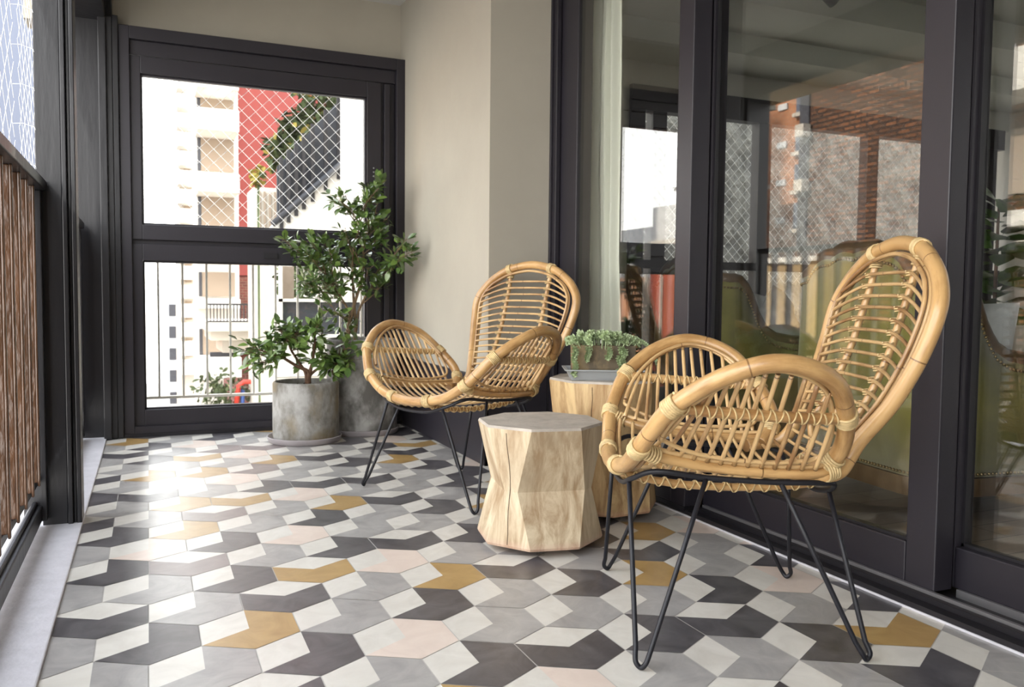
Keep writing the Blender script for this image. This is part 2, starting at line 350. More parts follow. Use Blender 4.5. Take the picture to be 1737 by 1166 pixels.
# ------------------------------------------------------------------ the floor: hexagonal cement tiles
HR = .1308; HW = math.sqrt(3)*HR; HX, HY = .5567, 1.9091
def tile_mat(name, col, dark):
    m, nt, b = new_mat(name); N = nt.nodes; L = nt.links
    t = N.new('ShaderNodeTexCoord'); n1 = N.new('ShaderNodeTexNoise'); n1.inputs['Scale'].default_value=9; n1.inputs['Detail'].default_value=9; n1.inputs['Roughness'].default_value=.62; n1.inputs['Distortion'].default_value=1.2; L.new(t.outputs['Object'], n1.inputs['Vector'])
    r = N.new('ShaderNodeValToRGB'); L.new(n1.outputs['Fac'], r.inputs[0]); e=r.color_ramp.elements; e[0].position=.3; e[0].color=(*dark,1); e[1].position=.65; e[1].color=(*col,1)
    L.new(r.outputs[0], b.inputs['Base Color'])
    n3 = N.new('ShaderNodeTexNoise'); n3.inputs['Scale'].default_value=9; n3.inputs['Detail'].default_value=4; L.new(t.outputs['Object'], n3.inputs['Vector'])
    mr = N.new('ShaderNodeMapRange'); L.new(n3.outputs['Fac'], mr.inputs[0]); mr.inputs[3].default_value=.26; mr.inputs[4].default_value=.42; L.new(mr.outputs[0], b.inputs['Roughness'])
    b.inputs['Specular IOR Level'].default_value=.55; b.inputs['Coat Weight'].default_value=.35; b.inputs['Coat Roughness'].default_value=.30
    return m
TM = dict(W=tile_mat('white_tile', hexc(214,210,202), hexc(198,193,184)), D=tile_mat('charcoal_tile', hexc(92,89,92), hexc(54,51,56)),
          G=tile_mat('grey_tile', hexc(166,163,160), hexc(138,135,134)), H=tile_mat('taupe_tile', hexc(130,118,116), hexc(106,96,96)),
          O=tile_mat('ochre_tile', hexc(176,144,92), hexc(156,124,74)), P=tile_mat('blush_tile', hexc(218,202,190), hexc(206,188,176)))
TK = list('WDGHOP')
rows = {  # row: (first i, 'orientation+colour' ...) read along +X
 -4:(7,'LG'), -3:(3,'LP TD LG TD LG'), -2:(2,'LP LG LG LD TO LG'), -1:(-1,'TD LG LD TD LD TD LG LD'),
 0:(-3,'LG LG LD LP LG LG LG LD LP LG'), 1:(-4,'LG LD LO LG LD LG LD LO LG LD'), 2:(-4,'TD LG TD LG LO TD LG TD LG LP'),
 3:(-5,'LG LG LD TO LP LG LG LD LO LP'), 4:(-5,'LD TH LG LD TD LD LP LD LG LG'), 5:(-6,'LG LP LD LP LG LG LG LO LG LD'),
 6:(-6,'LD LO LG LD LG LD LO LG LG LD'), 7:(-7,'TD LG TH LG LO TD LG TD LG LD'), 8:(-7,'LG LO TO LP LG LG LD LO LG LD'),
 9:(-8,'LD TD LG LD TD TD LG LD LG LO'), 10:(-8,'LG LP LP LG LG LG LD LP'), 11:(-9,'TD LO LO LH LG LD LO LG LG'),
 12:(-9,'LG LG LG LO TD LG TD LG'), 13:(-10,'LG LD TO LP LG LG LD TO LG'), 14:(-10,'TD LG LH TH LG LD LP LD'),
 15:(-11,'LG LD LP LG LG TD LG LD LG'), 16:(-11,'LO LG LD LG LD LG LO LD'), 17:(-12,'LD TD LG LD LO LG TD LG LD')}
tiles = {}
for j, (i0, sq) in rows.items():
    for k, c in enumerate(sq.split()): tiles[(i0+k, j)] = c
fl = MB(); ins = .0016
rnd = random.Random(3)
XW = 1.5
def clip_poly(poly, axis, lim, keep_less):
    out = []
    for a, b in zip(poly, poly[1:]+poly[:1]):
        ia = (a[axis] <= lim) == keep_less or a[axis] == lim; ib = (b[axis] <= lim) == keep_less or b[axis] == lim
        if ia: out.append(a)
        if ia != ib:
            t = (lim-a[axis])/(b[axis]-a[axis]); out.append(tuple(a[k]+t*(b[k]-a[k]) for k in (0,1)))
    return out
for j in range(-20, 19):
    for i in range(-22, 24):
        cx_, cy_ = HX+(i+j/2)*HW, HY+1.5*HR*j
        if not (-.42 < cx_ < 2.02 and -2.05 < cy_ < 5.42): continue
        code = tiles.get((i,j)) or rnd.choice(['LG','LD','LG','TD','LP','LO','LD','LG','TG'])
        a0 = 150 if code[0] == 'L' else 90
        for s_ in range(3):
            am = math.radians(a0 + 120*s_)
            pts = []
            for da in (-60, 0, 60):
                a = am+math.radians(da); pts.append((cx_+(HR-ins)*math.cos(a), cy_+(HR-ins)*math.sin(a)))
            poly = [(cx_, cy_)]+pts
            poly = clip_poly(poly, 0, -.223, False); poly = poly and clip_poly(poly, 0, 1.846 if cy_ < 3.75 else 1.5, True)
            if len(poly) < 3: continue
            poly = clip_poly(poly, 1, 5.27, True)
            if len(poly) < 3: continue
            fl.quad_faces([(x,y,0) for x,y in poly], [tuple(range(len(poly)))[::-1] if False else tuple(range(len(poly)))], mi=TK.index('W' if s_ == 0 else code[1]))
fl.box((-.40,-2.1,-.06),(2.0,5.5,-.0012), mi=6)
M['grout'] = plain('light_grout', hexc(190,186,180), .8)
fl.build('floor', [TM[k] for k in TK]+[M['grout']], kind='structure')

# ------------------------------------------------------------------ balcony shell
def sbox(name, a, b, mat, **k):
    m = MB(); m.box(a, b); return m.build(name, M[mat], kind='structure', **k)
sbox('kerb_left', (-.46,-2.1,-.06), (-.223,5.24,.008), 'kerb', bevel=.004)
def back_wall():
    m = MB()
    m.box((-.6,5.30,2.30),(1.5,5.50,2.95)); return m.build('wall_back', M['wall'], kind='structure')
back_wall()
m = MB(); m.box((1.5,3.75,0),(1.815,5.5,2.95)); m.box((1.815,3.831,0),(2.0,5.5,2.95)); m.build('wall_right', M['wall'], kind='structure')
m = MB(); m.box((1.482,3.735,0),(1.5,5.20,.43)); m.box((1.482,3.735,0),(1.812,3.75,.43)); m.build('baseboard_right', M['plinth'], kind='structure', bevel=.002)
m = MB(); m.box((-.6,-2.1,2.665),(2.3,5.5,2.95)); m.build('ceiling', M['ceil'], kind='structure')
m = MB(); m.box((-.50,-2.1,2.31),(-.20,5.28,2.66)); m.build('trim_1', M['post'], kind='structure')
m = MB(); m.box((-.5,-2.3,0),(2.3,-2.1,2.95)); m.build('wall_front', M['wall'], kind='structure')

# ------------------------------------------------------------------ back window
def window(name, xl, xr, parts, Y, x0, x1, z0, z1, mull=(), glass=True):
    # fixed frame + sashes; parts: list of glass openings (z0,z1)
    root = empty(name, (0,0,0), kind='structure')
    f = MB()
    fr = .055
    f.box((x0,Y-.03,z0),(x0+fr,Y+.09,z1)); f.box((x1-fr,Y-.03,z0),(x1,Y+.09,z1))
    xa, xb = xl-.085, xr+.09
    f.box((x0+fr,Y+.02,z0+.045),(xa+.004,Y+.09,z1-fr)); f.box((xb-.004,Y+.02,z0+.045),(x1-fr,Y+.09,z1-fr)); f.box((xb+.02,Y-.012,z0+.045),(xb+.055,Y+.02,z1-.16))
    f.box((x0+fr,Y-.03,z1-.07),(x1-fr,Y+.09,z1)); f.box((x0+fr,Y+.0,parts[-1][1]+.10),(x1-fr,Y+.09,z1-.07)); f.box((x0+fr,Y-.03,z0),(x1-fr,Y+.09,z0+.045))
    f.box((xa,Y+.02,parts[0][1]+.09),(xb,Y+.09,parts[1][0]-.08))
    f.build('window_frame', M['frame'], root, bevel=.003)
    for (a, b) in parts:
        s = MB(); e = .08
        lo = a-.095 if a < .5 else a-.085; hi = b+.095
        xa, xb = xl-.085, xr+.09
        for (p, q_) in (((xa,0,lo),(xl,0,hi)), ((xr,0,lo),(xb,0,hi)), ((xl,0,lo),(xr,0,a)), ((xl,0,b),(xr,0,hi))):
            s.box((p[0],Y-.005,p[2]),(q_[0],Y+.065,q_[2]))
        # glazing bead
        t = .018
        for (p, q_) in (((xl,0,a),(xl+t*.6,0,b)), ((xr-t*.6,0,a),(xr,0,b)), ((xl,0,a),(xr,0,a+t*.6)), ((xl,0,b-t*.6),(xr,0,b))):
            s.box((p[0],Y+.012,p[2]),(q_[0],Y+.05,q_[2]))
        so = s.build('sash', M['frame'], root, bevel=.003)
        g = MB(); g.box((xl+.004,Y+.028,a+.004),(xr-.004,Y+.034,b-.004)); g.build('pane', M['glass'], so)
    return root
w1 = window('window_1', -.026, 1.262, [(.152,1.005),(1.208,2.05)], 5.22, -.135, 1.5, .015, 2.30)
m = MB(); m.box((-.14,5.18,0),(1.5,5.34,.02)); m.build('window_sill', M['frame2'], w1)
m = MB(); m.box((-.112,5.195,1.72),(-.098,5.215,1.87)); m.box((-.112,5.195,1.16),(-.098,5.215,1.175)); m.box((-.09,5.20,.05),(.08,5.212,.062)); m.build('hinge', M['frame2'], w1)
m = MB(); m.box((.635,5.205,1.035),(.715,5.216,1.068)); m.build('vent_slot', M['frame2'], w1)
m = MB()
for z in (1.565,1.59,1.615): m.ball((1.305,5.212,z), .006, 8, 5)
m.build('screw_head', M['alu'], w1)
# corner post by the window, and the window's left jamb
m = MB()
m.box((-.46,5.20,0),(-.165,5.5,2.66)); m.box((-.165,5.17,0),(-.135,5.35,2.34)); m.box((-.235,5.14,0),(-.195,5.20,2.32)); m.box((-.20,5.165,0),(-.165,5.21,2.33))
m.build('trim_2', M['post'], kind='structure', bevel=.004)

# ------------------------------------------------------------------ left railing, posts and net
def post(name, Y):
    m = MB()
    m.box((-.347,Y,.0),(-.268,Y+.10,2.32)); m.box((-.268,Y-.012,.0),(-.252,Y+.10,2.32)); m.box((-.252,Y+.006,.0),(-.240,Y+.10,2.32)); m.box((-.240,Y-.004,.0),(-.225,Y+.11,2.32))
    return m.build(name, M['post'], kind='structure', bevel=.003)
post('trim_3', 3.29); post('trim_4', .9)
def railing(Y0, Y1, label):
    root = empty('balcony_railing', (-.35,Y0,0), label=label, cat='railing', group=None)
    def B(o): o.location = (.35,-Y0,0); return o
    h_ = MB(); h_.box((-.40,Y0,1.165),(-.315,Y1,1.20)); B(h_.build('handrail', M['post'], root, bevel=.004))
    b_ = MB(); b_.box((-.385,Y0,.03),(-.345,Y1,.085)); b_.box((-.375,Y0,.085),(-.36,Y1,.10)); B(b_.build('bottom_rail', M['post'], root, bevel=.004))
    n = max(1, round((Y1-Y0)/.16)); st = (Y1-Y0)/n
    for k in range(n):
        a = Y0+k*st+.006; b = Y0+(k+1)*st-.006
        s = MB(); zb = .19
        s.box((-.390,a,zb),(-.342,a+.011,1.165)); s.box((-.3425,a-.002,zb-.012),(-.335,a+.013,1.165))
        B(s.build('slat', M['slat'], root, bevel=.003))
    c = MB(); c.box((-.372,Y0,.165),(-.352,Y1,.19)); B(c.build('lower_bar', M['post'], root))
    # the end stile against the post
    c = MB(); c.box((-.40,Y1-.03,.03),(-.33,Y1-.0005,1.165)); B(c.build('end_stile', M['post'], root, bevel=.003))
    return root
railing(1.02, 3.288, 'dark brown slatted balcony railing with black handrail in the left foreground, nearest the camera')
railing(3.402, 5.138, 'dark brown slatted balcony railing behind the first black post, next to the end window')
railing(-2.08, .898, 'dark brown slatted balcony railing beside and behind the camera, left side')
def net_plane(P, U, V, Lu, Lv, pitch, r, mb=None):
    """diamond net in the rectangle P + u U + v V"""
    m = mb or MB(); P = Vector(P); U = Vector(U); V = Vector(V)
    k = -int(Lv/pitch)-1
    while k*pitch < Lu+Lv:
        for sgn in (1, -1):
            # line: u = c + sgn*v  for v in [0,Lv]
            c = k*pitch if sgn == 1 else k*pitch
            v0, v1 = 0.0, Lv
            if sgn == 1: lo, hi = -c, Lu-c
            else: lo, hi = c-Lu, c
            a = max(v0, lo); b = min(v1, hi)
            if b-a > .01:
                off = U.cross(V)*.001*sgn
                m.tube([P+U*(c+sgn*a)+V*a+off, P+U*(c+sgn*b)+V*b+off], r, 4, caps=False)
        k += 1
    return m
m = net_plane((-.405,1.02,.10),(0,1,0),(0,0,1),2.27,2.22,.13,.0008)
for z in [1.25+.13*k for k in range(9)]:
    m.tube([(-.405,3.26,z),(-.38,3.275,z+.006),(-.346,3.288,z-.002),(-.343,3.286,z-.012)], .0009, 5)
tag(m.build('safety_net', M['net']), 'white diamond safety net strung behind the nearest railing bay on the left', 'safety net')
m = net_plane((-.405,3.41,.10),(0,1,0),(0,0,1),1.72,2.22,.10,.0008)
tag(m.build('safety_net', M['net']), 'white diamond safety net on the railing bay next to the end window', 'safety net')
m = net_plane((-.16,5.503,1.0),(1,0,0),(0,0,1),1.75,1.4,.083,.0012)
tag(m.build('safety_net', M['net']), 'white diamond safety net seen through the upper pane of the end window', 'safety net')
m = net_plane((3.1,5.503,.95),(1,0,0),(0,0,1),3.8,1.5,.083,.0012)
tag(m.build('safety_net', M['net']), 'white diamond safety net beyond the living room window, seen through the sliding door', 'safety net')
# guard bars outside the lower pane
g = empty('window_guard', (.6,5.56,0), label='pale metal guard of thin upright bars outside the lower pane of the end window', cat='window guard')
def G(o): o.location = (-.6,-5.56,0); return o
xs = [.055+.139*k for k in range(-2,12)]
for x in xs:
    m = MB(); m.box((x-.006,5.55,.185),(x+.006,5.57,1.16)); G(m.build('bar', M['pwhite'], g))
for z in (.185, 1.16):
    m = MB(); m.box((-.4,5.545,z-.012),(1.62,5.575,z+.004)); G(m.build('rail', M['pwhite'], g))

# ------------------------------------------------------------------ sliding doors
def leaf(name, X, Y0, Y1, st0, st1, zb=.03, zt=2.33, rail=.115, t=.035, gx=0):
    root = empty(name, (0,0,0), kind='structure')
    f = MB()
    f.box((X-t,Y0,zb),(X+t,Y0+st0,zt)); f.box((X-t,Y1-st1,zb),(X+t,Y1,zt))
    f.box((X-t,Y0+st0,zb),(X+t,Y1-st1,zb+rail)); f.box((X-t,Y0+st0,zt-.09),(X+t,Y1-st1,zt))
    f.build('door_frame', M['frame'], root, bevel=.004)
    g_ = MB(); g_.box((X+gx-.004,Y0+st0+.002,zb+rail+.002),(X+gx+.004,Y1-st1-.002,zt-.092)); g_.build('door_glass', M['dglass'], root)
    b = MB()
    for yy in (Y0+st0, Y1-st1-.008): b.box((X+gx-.010,yy,zb+rail),(X+gx+.012,yy+.008,zt-.09))
    b.box((X+gx-.010,Y0+st0,zb+rail),(X+gx+.012,Y1-st1,zb+rail+.008)); b.build('glazing_bead', M['frame2'], root)
    return root
leaf('door_1', 1.893, 2.620, 3.735, .092, .20, t=.04, gx=-.026)
leaf('door_2', 1.978, 1.592, 2.72, .098, .095, t=.034, gx=-.012)
leaf('door_3', 2.062, .40, 1.70, .10, .10, t=.034, gx=0)
leaf('door_4', 1.978, -.85, .47, .11, .12, t=.034, gx=-.012)
m = MB(); m.box((1.815,3.737,0),(1.94,3.83,2.66)); m.box((1.94,3.74,0),(1.99,3.83,2.66)); m.box((1.826,3.70,.0),(1.850,3.737,2.36)); m.build('trim_5', M['frame'], kind='structure', bevel=.003)
m = MB(); m.box((1.85,-.90,2.332),(2.16,3.735,2.42)); m.build('trim_6', M['frame'], kind='structure')
m = MB(); m.box((1.85,-2.1,2.42),(2.16,3.735,2.664)); m.box((1.85,-2.1,0),(2.16,-.9,2.42)); m.build('wall_above_door', M['wall'], kind='structure')
thr = MB(); thr.box((1.850,-.9,-.02),(2.16,3.73,.012)); thr.box((1.905,-.9,.012),(1.925,2.61,.026)); thr.box((1.85,-.9,.012),(1.858,2.61,.02)); thr.box((1.856,2.625,.012),(1.93,3.73,.029)); thr = thr.build('threshold', M['frame2'], kind='structure')
m = MB()
m.box((1.930,-.9,.012),(1.941,2.612,.034)); m.box((2.014,-.9,.012),(2.024,1.58,.034)); m.build('track', M['alu'], thr)
m = MB(); m.box((1.8462,-.9,-.01),(1.8498,3.73,.006)); m.build('edge_strip', M['kerb'], thr)

# ------------------------------------------------------------------ living room behind the glass
def planks():
    m, nt, b = new_mat('grey_oak_floor'); N = nt.nodes; L = nt.links
    t = N.new('ShaderNodeTexCoord'); br = N.new('ShaderNodeTexBrick'); L.new(t.outputs['Object'], br.inputs['Vector']); br.inputs['Scale'].default_value=1; br.inputs['Brick Width'].default_value=1.1; br.inputs['Row Height'].default_value=.14; br.inputs['Mortar Size'].default_value=.003
    br.inputs['Color1'].default_value=(*hexc(150,134,116),1); br.inputs['Color2'].default_value=(*hexc(120,106,92),1); br.inputs['Mortar'].default_value=(*hexc(60,52,46),1)
    mp = N.new('ShaderNodeMapping'); mp.inputs['Scale'].default_value=(1.5,18,1); L.new(t.outputs['Object'], mp.inputs[0]); n = N.new('ShaderNodeTexNoise'); n.inputs['Scale'].default_value=2; n.inputs['Detail'].default_value=6; L.new(mp.outputs[0], n.inputs['Vector'])
    mx = N.new('ShaderNodeMix'); mx.data_type='RGBA'; mx.blend_type='MULTIPLY'; mx.inputs['Factor'].default_value=.5; L.new(br.outputs['Color'], mx.inputs['A']); L.new(n.outputs['Fac'], mx.inputs['B']); L.new(mx.outputs['Result'], b.inputs['Base Color']); b.inputs['Roughness'].default_value=.3
    return m
M['planks'] = planks()
sbox('floor_room', (2.001,-1.0,-.1), (7.2,5.3,-.0), 'planks')
m = MB(); m.box((2.162,-1.0,2.85),(7.2,5.5,3.0)); m.build('ceiling_room', M['rceil'], kind='structure')
m = MB(); m.box((2.162,4.3,2.66),(7.2,5.26,2.85)); m.box((2.162,4.82,2.52),(7.2,5.26,2.66)); m.build('ceiling_soffit', M['rceil'], kind='structure')
m = MB(); m.box((7.2,-1.2,-.1),(7.4,5.5,3.0)); m.build('wall_room_right', M['rwall'], kind='structure')
m = MB(); m.box((2.162,-1.2,-.1),(7.2,-1.0,3.0)); m.build('wall_room_front', M['rwall'], kind='structure')
m = MB(); m.box((2.12,5.30,2.36),(7.2,5.5,3.0)); m.box((2.12,5.30,-.1),(3.20,5.5,2.36)); m.box((3.20,5.30,-.1),(7.2,5.5,.12)); m.build('wall_room_back', M['rwall'], kind='structure')
w2 = empty('window_2', (0,0,0), kind='structure')
m = MB(); m.box((3.20,5.26,2.18),(7.1,5.36,2.355)); m.box((3.20,5.26,.12),(7.1,5.36,.25)); m.box((3.2,5.26,1.04),(7.1,5.34,1.10))
for a in (3.20, 3.385, 4.35, 5.47, 6.9): m.box((a,5.27,.25),(a+.12,5.36,2.18))
m.build('window_frame', M['frame'], w2)
m = MB(); m.box((3.3,5.31,.25),(6.95,5.316,2.18)); m.build('pane', M['glass'], w2)
# sheer curtain
m = MB(); n = 150; pts = []
for k in range(n+1):
    t = k/n; y = 4.04-.60*t; x = 2.00+.024*math.sin(t*38)+.012*math.sin(t*97+1); pts.append((x,y))
vs = []; zs = [.03,.5,1.0,1.4,1.9,2.3,2.62]
for z in zs:
    f_ = 1+.10*(1.3-min(z,1.3))
    for (x,y) in pts: vs.append((x+.006*math.sin(z*5+y*20)+.03, 4.0+(y-4.0)*f_, z))
fs = []
for a in range(len(zs)-1):
    for k in range(n): fs.append((a*(n+1)+k, a*(n+1)+k+1, (a+1)*(n+1)+k+1, (a+1)*(n+1)+k))
m.quad_faces(vs, fs, smooth=True)
cm, nt, b = new_mat('sheer_curtain'); N = nt.nodes; L = nt.links
b.inputs['Base Color'].default_value = (*hexc(240,240,228),1); b.inputs['Roughness'].default_value = .9
trn = N.new('ShaderNodeBsdfTranslucent'); trn.inputs[0].default_value = (*hexc(236,236,220),1); mxs = N.new('ShaderNodeMixShader'); mxs.inputs[0].default_value=.22
L.new(b.outputs[0], mxs.inputs[1]); L.new(trn.outputs[0], mxs.inputs[2]); L.new(mxs.outputs[0], N['Material Output'].inputs[0])
cur = empty('curtain', (2.13,3.7,0), label='pale sheer curtain gathered at the left edge of the sliding door, inside the room', cat='curtain')
o = m.build('curtain_cloth', cm, cur); o.location = (-2.13,-3.7,0); md = o.modifiers.new('thick','SOLIDIFY'); md.thickness = .0015
m = MB(); m.tube([(2.13,3.0,2.64),(2.13,4.05,2.64)], .011, 10); o = m.build('curtain_rail', M['alu'], cur); o.location = (-2.13,-3.7,0)
# ceiling vent
v = at_z(1130,11,2.85)
m = MB()
for k in range(7): m.box((v.x-.16,v.y-.12+.035*k,2.838),(v.x+.16,v.y-.105+.035*k,2.849))
m.box((v.x-.18,v.y-.14,2.8455),(v.x+.18,v.y+.14,2.8495)); tag(m.build('ceiling_vent', M['tray']), 'small square grey ceiling vent above the curtain in the living room', 'vent')
v = at_z(1405,2,2.70)
m = MB(); m.tube([(v.x,v.y,2.85),(v.x,v.y,2.76)], .012, 8); m.tube([(v.x-.05,v.y,2.76),(v.x+.05,v.y,2.70)], .04, 16); tag(m.build('spotlight', M['frame2']), 'small black ceiling spotlight at the top edge, above the middle glass door', 'spotlight')

# ------------------------------------------------------------------ green wing chairs (bergeres)
def bergere(loc, rz, label, pillow=None):
    root = empty('armchair', loc, rz, label=label, cat='armchair', group='green velvet armchairs in the living room')
    Wd, Dp, rc = .84, .74, .12   # local: back along x at y=0 (outer face toward -y), arms run +y
    path = []  # (x,y,topz)
    n_arm = 10; n_c = 7; n_b = 20
    def top_arm(d):  # d distance from the back corner along the arm
        return lerp_tab([(0,.935),(.03,.93),(.07,.89),(.10,.82),(.13,.74),(.18,.665),(.25,.625),(.34,.61),(.62,.60)], d)
    L = Dp-rc
    for k in range(n_arm*2+1): d = L*(1-k/(n_arm*2)); path.append((-Wd/2, rc+d, top_arm(d)))
    for k in range(1, n_c): a = PI+PI/2*k/n_c; path.append((-Wd/2+rc+rc*math.cos(a), rc+rc*math.sin(a), .93+.02*k/n_c))
    for k in range(n_b+1):
        t = k/n_b; x = -Wd/2+rc+(Wd-2*rc)*t; path.append((x, 0, .95+.085*math.sin(PI*t)**.6+.014*abs(math.sin(PI*t*4))))
    for k in range(1, n_c): a = 1.5*PI+PI/2*k/n_c; path.append((Wd/2-rc+rc*math.cos(a), rc+rc*math.sin(a), .95-.02*k/n_c))
    for k in range(n_arm*2+1): d = L*k/(n_arm*2); path.append((Wd/2, rc+d, top_arm(d)))
    P = [Vector((x,y,0)) for x,y,_ in path]; n = len(P); nor = []
    for i in range(n):
        t = (P[min(i+1,n-1)]-P[max(i-1,0)]).normalized(); nor.append(Vector((-t.y,t.x,0)))
    zb = .17; m = MB(); vs = []
    for i,(x,y,zt) in enumerate(path):
        o_, i_ = P[i], P[i]+nor[i]*.055
        vs += [(o_.x,o_.y,zb),(o_.x-nor[i].x*.012,o_.y-nor[i].y*.012,(zb+zt)/2),(o_.x,o_.y,zt-.025),(i_.x,i_.y,zt-.025),(i_.x,i_.y,zb)]
    fs = []
    for i in range(n-1):
        a = 5*i; fs += [(a,a+5,a+6,a+1),(a+1,a+6,a+7,a+2),(a+2,a+7,a+8,a+3),(a+3,a+8,a+9,a+4),(a+4,a+9,a+5,a)]
    fs += [(0,1,2,3,4),tuple(5*(n-1)+k for k in (4,3,2,1,0))]
    m.quad_faces(vs, fs, smooth=True); m.build('upholstered_shell', M['velvet'], root)
    # vertical channel tufting on the inner back
    c = MB()
    for k in range(7): x = -Wd/2+rc+.02+(Wd-2*rc-.04)*k/6; c.tube([(x,.07,.42),(x,.065,.70),(x,.075,.93+.05*math.sin(PI*k/6))], .045, 10, flat=.5)
    c.build('tufted_back', M['velvet'], root)
    r_ = MB(); r_.tube([P[i]+nor[i]*.0275+Vector((0,0,path[i][2]-.012)) for i in range(n)], .033, 10); r_.build('wood_rim', M['chairwood'], root)
    a_ = MB(); vs = []
    for i in range(n):
        o_, i_ = P[i]-nor[i]*.012, P[i]+nor[i]*.05
        vs += [(o_.x,o_.y,.10),(o_.x,o_.y,.168),(i_.x,i_.y,.168),(i_.x,i_.y,.10)]
    fs = []
    for i in range(n-1):
        a = 4*i; fs += [(a,a+4,a+5,a+1),(a+1,a+5,a+6,a+2),(a+2,a+6,a+7,a+3),(a+3,a+7,a+4,a)]
    fs += [(0,1,2,3),tuple(4*(n-1)+k for k in (3,2,1,0))]
    a_.quad_faces(vs, fs); a_.box((-Wd/2,Dp-.03,.10),(Wd/2,Dp,.20)); a_.build('seat_rail', M['chairwood'], root)
    nl = MB()
    def studs(fz):
        acc = 0
        for i in range(n-1):
            A = P[i]-nor[i]*.006+Vector((0,0,fz(i))); B = P[i+1]-nor[i+1]*.006+Vector((0,0,fz(i+1))); d = (B-A).length
            while acc < d: nl.ball(A+(B-A)*(acc/d), .0065, 6, 4); acc += .017
            acc -= d
    studs(lambda i: .182); studs(lambda i: path[i][2]-.055)
    nl.build('nailhead_trim', M['nail'], root)
    s_ = MB(); s_.box((-Wd/2+.06,.06,.17),(Wd/2-.06,Dp+.01,.40)); s_.build('seat_cushion', M['velvet'], root, bevel=.05)
    for x, y in ((-.38,.08),(.38,.08),(-.38,Dp-.06),(.38,Dp-.06)):
        l_ = MB(); l_.lathe([(.0,0),(.018,0),(.016,.03),(.026,.05),(.022,.07),(.030,.10)], 14, c=(x,y,0)); l_.build('leg', M['chairwood'], root)
    return root
c2pos = Vector((2.66,2.43,0)); 
bergere((2.62,2.58,0), math.radians(-98), 'green velvet armchair with scalloped back and nailhead trim, behind the nearer wicker chair')
bergere((2.76,3.99,0), math.radians(-100), 'green velvet armchair holding crumpled white pillows, further back behind the middle glass door')
def pillow(loc, rot, size, label, cloth='pillow', mat2=None):
    m = MB(); n = 14; sxx, sy, sz = size; vs = []
    for side in (1,-1):
        for a in range(n+1):
            for b_ in range(n+1):
                u = a/n*2-1; v_ = b_/n*2-1
                p = max(0,(1-u**4)*(1-v_**4))**.5
                wr = .12*math.sin(u*7+v_*5)+.08*math.sin(v_*11-u*3)
                vs.append((u*sxx*(1-.06*(1-abs(v_))), v_*sy*(1-.06*(1-abs(u))), side*sz*p*(1+wr)))
    fs = []
    for s_ in (0,1):
        o_ = s_*(n+1)**2
        for a in range(n):
            for b_ in range(n):
                q4 = (o_+a*(n+1)+b_, o_+(a+1)*(n+1)+b_, o_+(a+1)*(n+1)+b_+1, o_+a*(n+1)+b_+1); fs.append(q4 if s_ == 0 else q4[::-1])
    m.quad_faces(vs, fs, smooth=True); o = m.build('pillow', M[cloth], label=label, cat='pillow'); o.location = loc; o.rotation_euler = rot; return o
pillow((3.10,3.83,.66), (math.radians(78),.25,math.radians(20)), (.25,.24,.09), 'crumpled white pillow standing at the back of the farther green armchair')
pillow((3.30,3.76,.64), (math.radians(68),-.3,math.radians(40)), (.24,.22,.08), 'white pillow leaning forward beside the crumpled one in the farther green armchair')
pillow((3.18,3.80,.47), (math.radians(12),0.1,math.radians(15)), (.22,.25,.06), 'charcoal folded cushion lying under the white pillows in the farther green armchair', 'pillow2')
pillow((3.02,2.42,.62), (math.radians(80),0,math.radians(-70)), (.22,.2,.08), 'smooth white pillow behind the rim of the armchair at the right glass door')
# indoor fig
fig = empty('fig_plant', (4.05,3.02,0), label='potted fig plant with large dark leaves, indoors behind the far right glass', cat='plant')
m = MB(); m.lathe([(0,0),(.15,0),(.18,.32),(.16,.32),(.155,.29),(0,.29)], 32); m.build('plant_pot', M['conc2'], fig)
m = MB(); m.tube([(0,0,.28),(.01,.01,.7),(0,0,1.35)], [.014,.011,.006], 8); m.build('trunk', M['bark2'], fig)
m = MB(); rr = random.Random(5)
for k in range(46):
    z = .72+.62*k/46; a = k*2.4; d = Vector((math.cos(a), math.sin(a), rr.uniform(0,.9))); m.leaf(Vector((0,0,z))+d*.02, d, Vector((rr.gauss(0,.5),rr.gauss(0,.5),1)), .17, .12, .1, .3)
m.build('foliage', M['leafA'], fig)
# ------------------------------------------------------------------ rattan chairs
def wrap(mb, pts, r, turns, rt=.0032, reverse=False, n=6):
    """cord wound round a short centre line"""
    pts = [Vector(p) for p in pts]; A, B = pts[0], pts[-1]
    L = [0]
    for a, b in zip(pts, pts[1:]): L.append(L[-1]+(b-a).length)
    def at(s):
        s = s*L[-1]
        for k in range(len(pts)-1):
            if s <= L[k+1] or k == len(pts)-2:
                return pts[k]+(pts[k+1]-pts[k])*((s-L[k])/max(L[k+1]-L[k],1e-9))
    T = (B-A).normalized(); ref = Vector((0,0,1)) if abs(T.z) < .8 else Vector((1,0,0))
    N_ = (ref-T*ref.dot(T)).normalized(); B_ = T.cross(N_)
    if reverse: B_ = -B_
    K = max(8, int(turns*14)); out = []
    for k in range(K+1):
        s = k/K; a = 2*PI*turns*s; out.append(at(s)+(N_*math.cos(a)+B_*math.sin(a))*(r+rt*.4))
    mb.tube(out, rt, n)
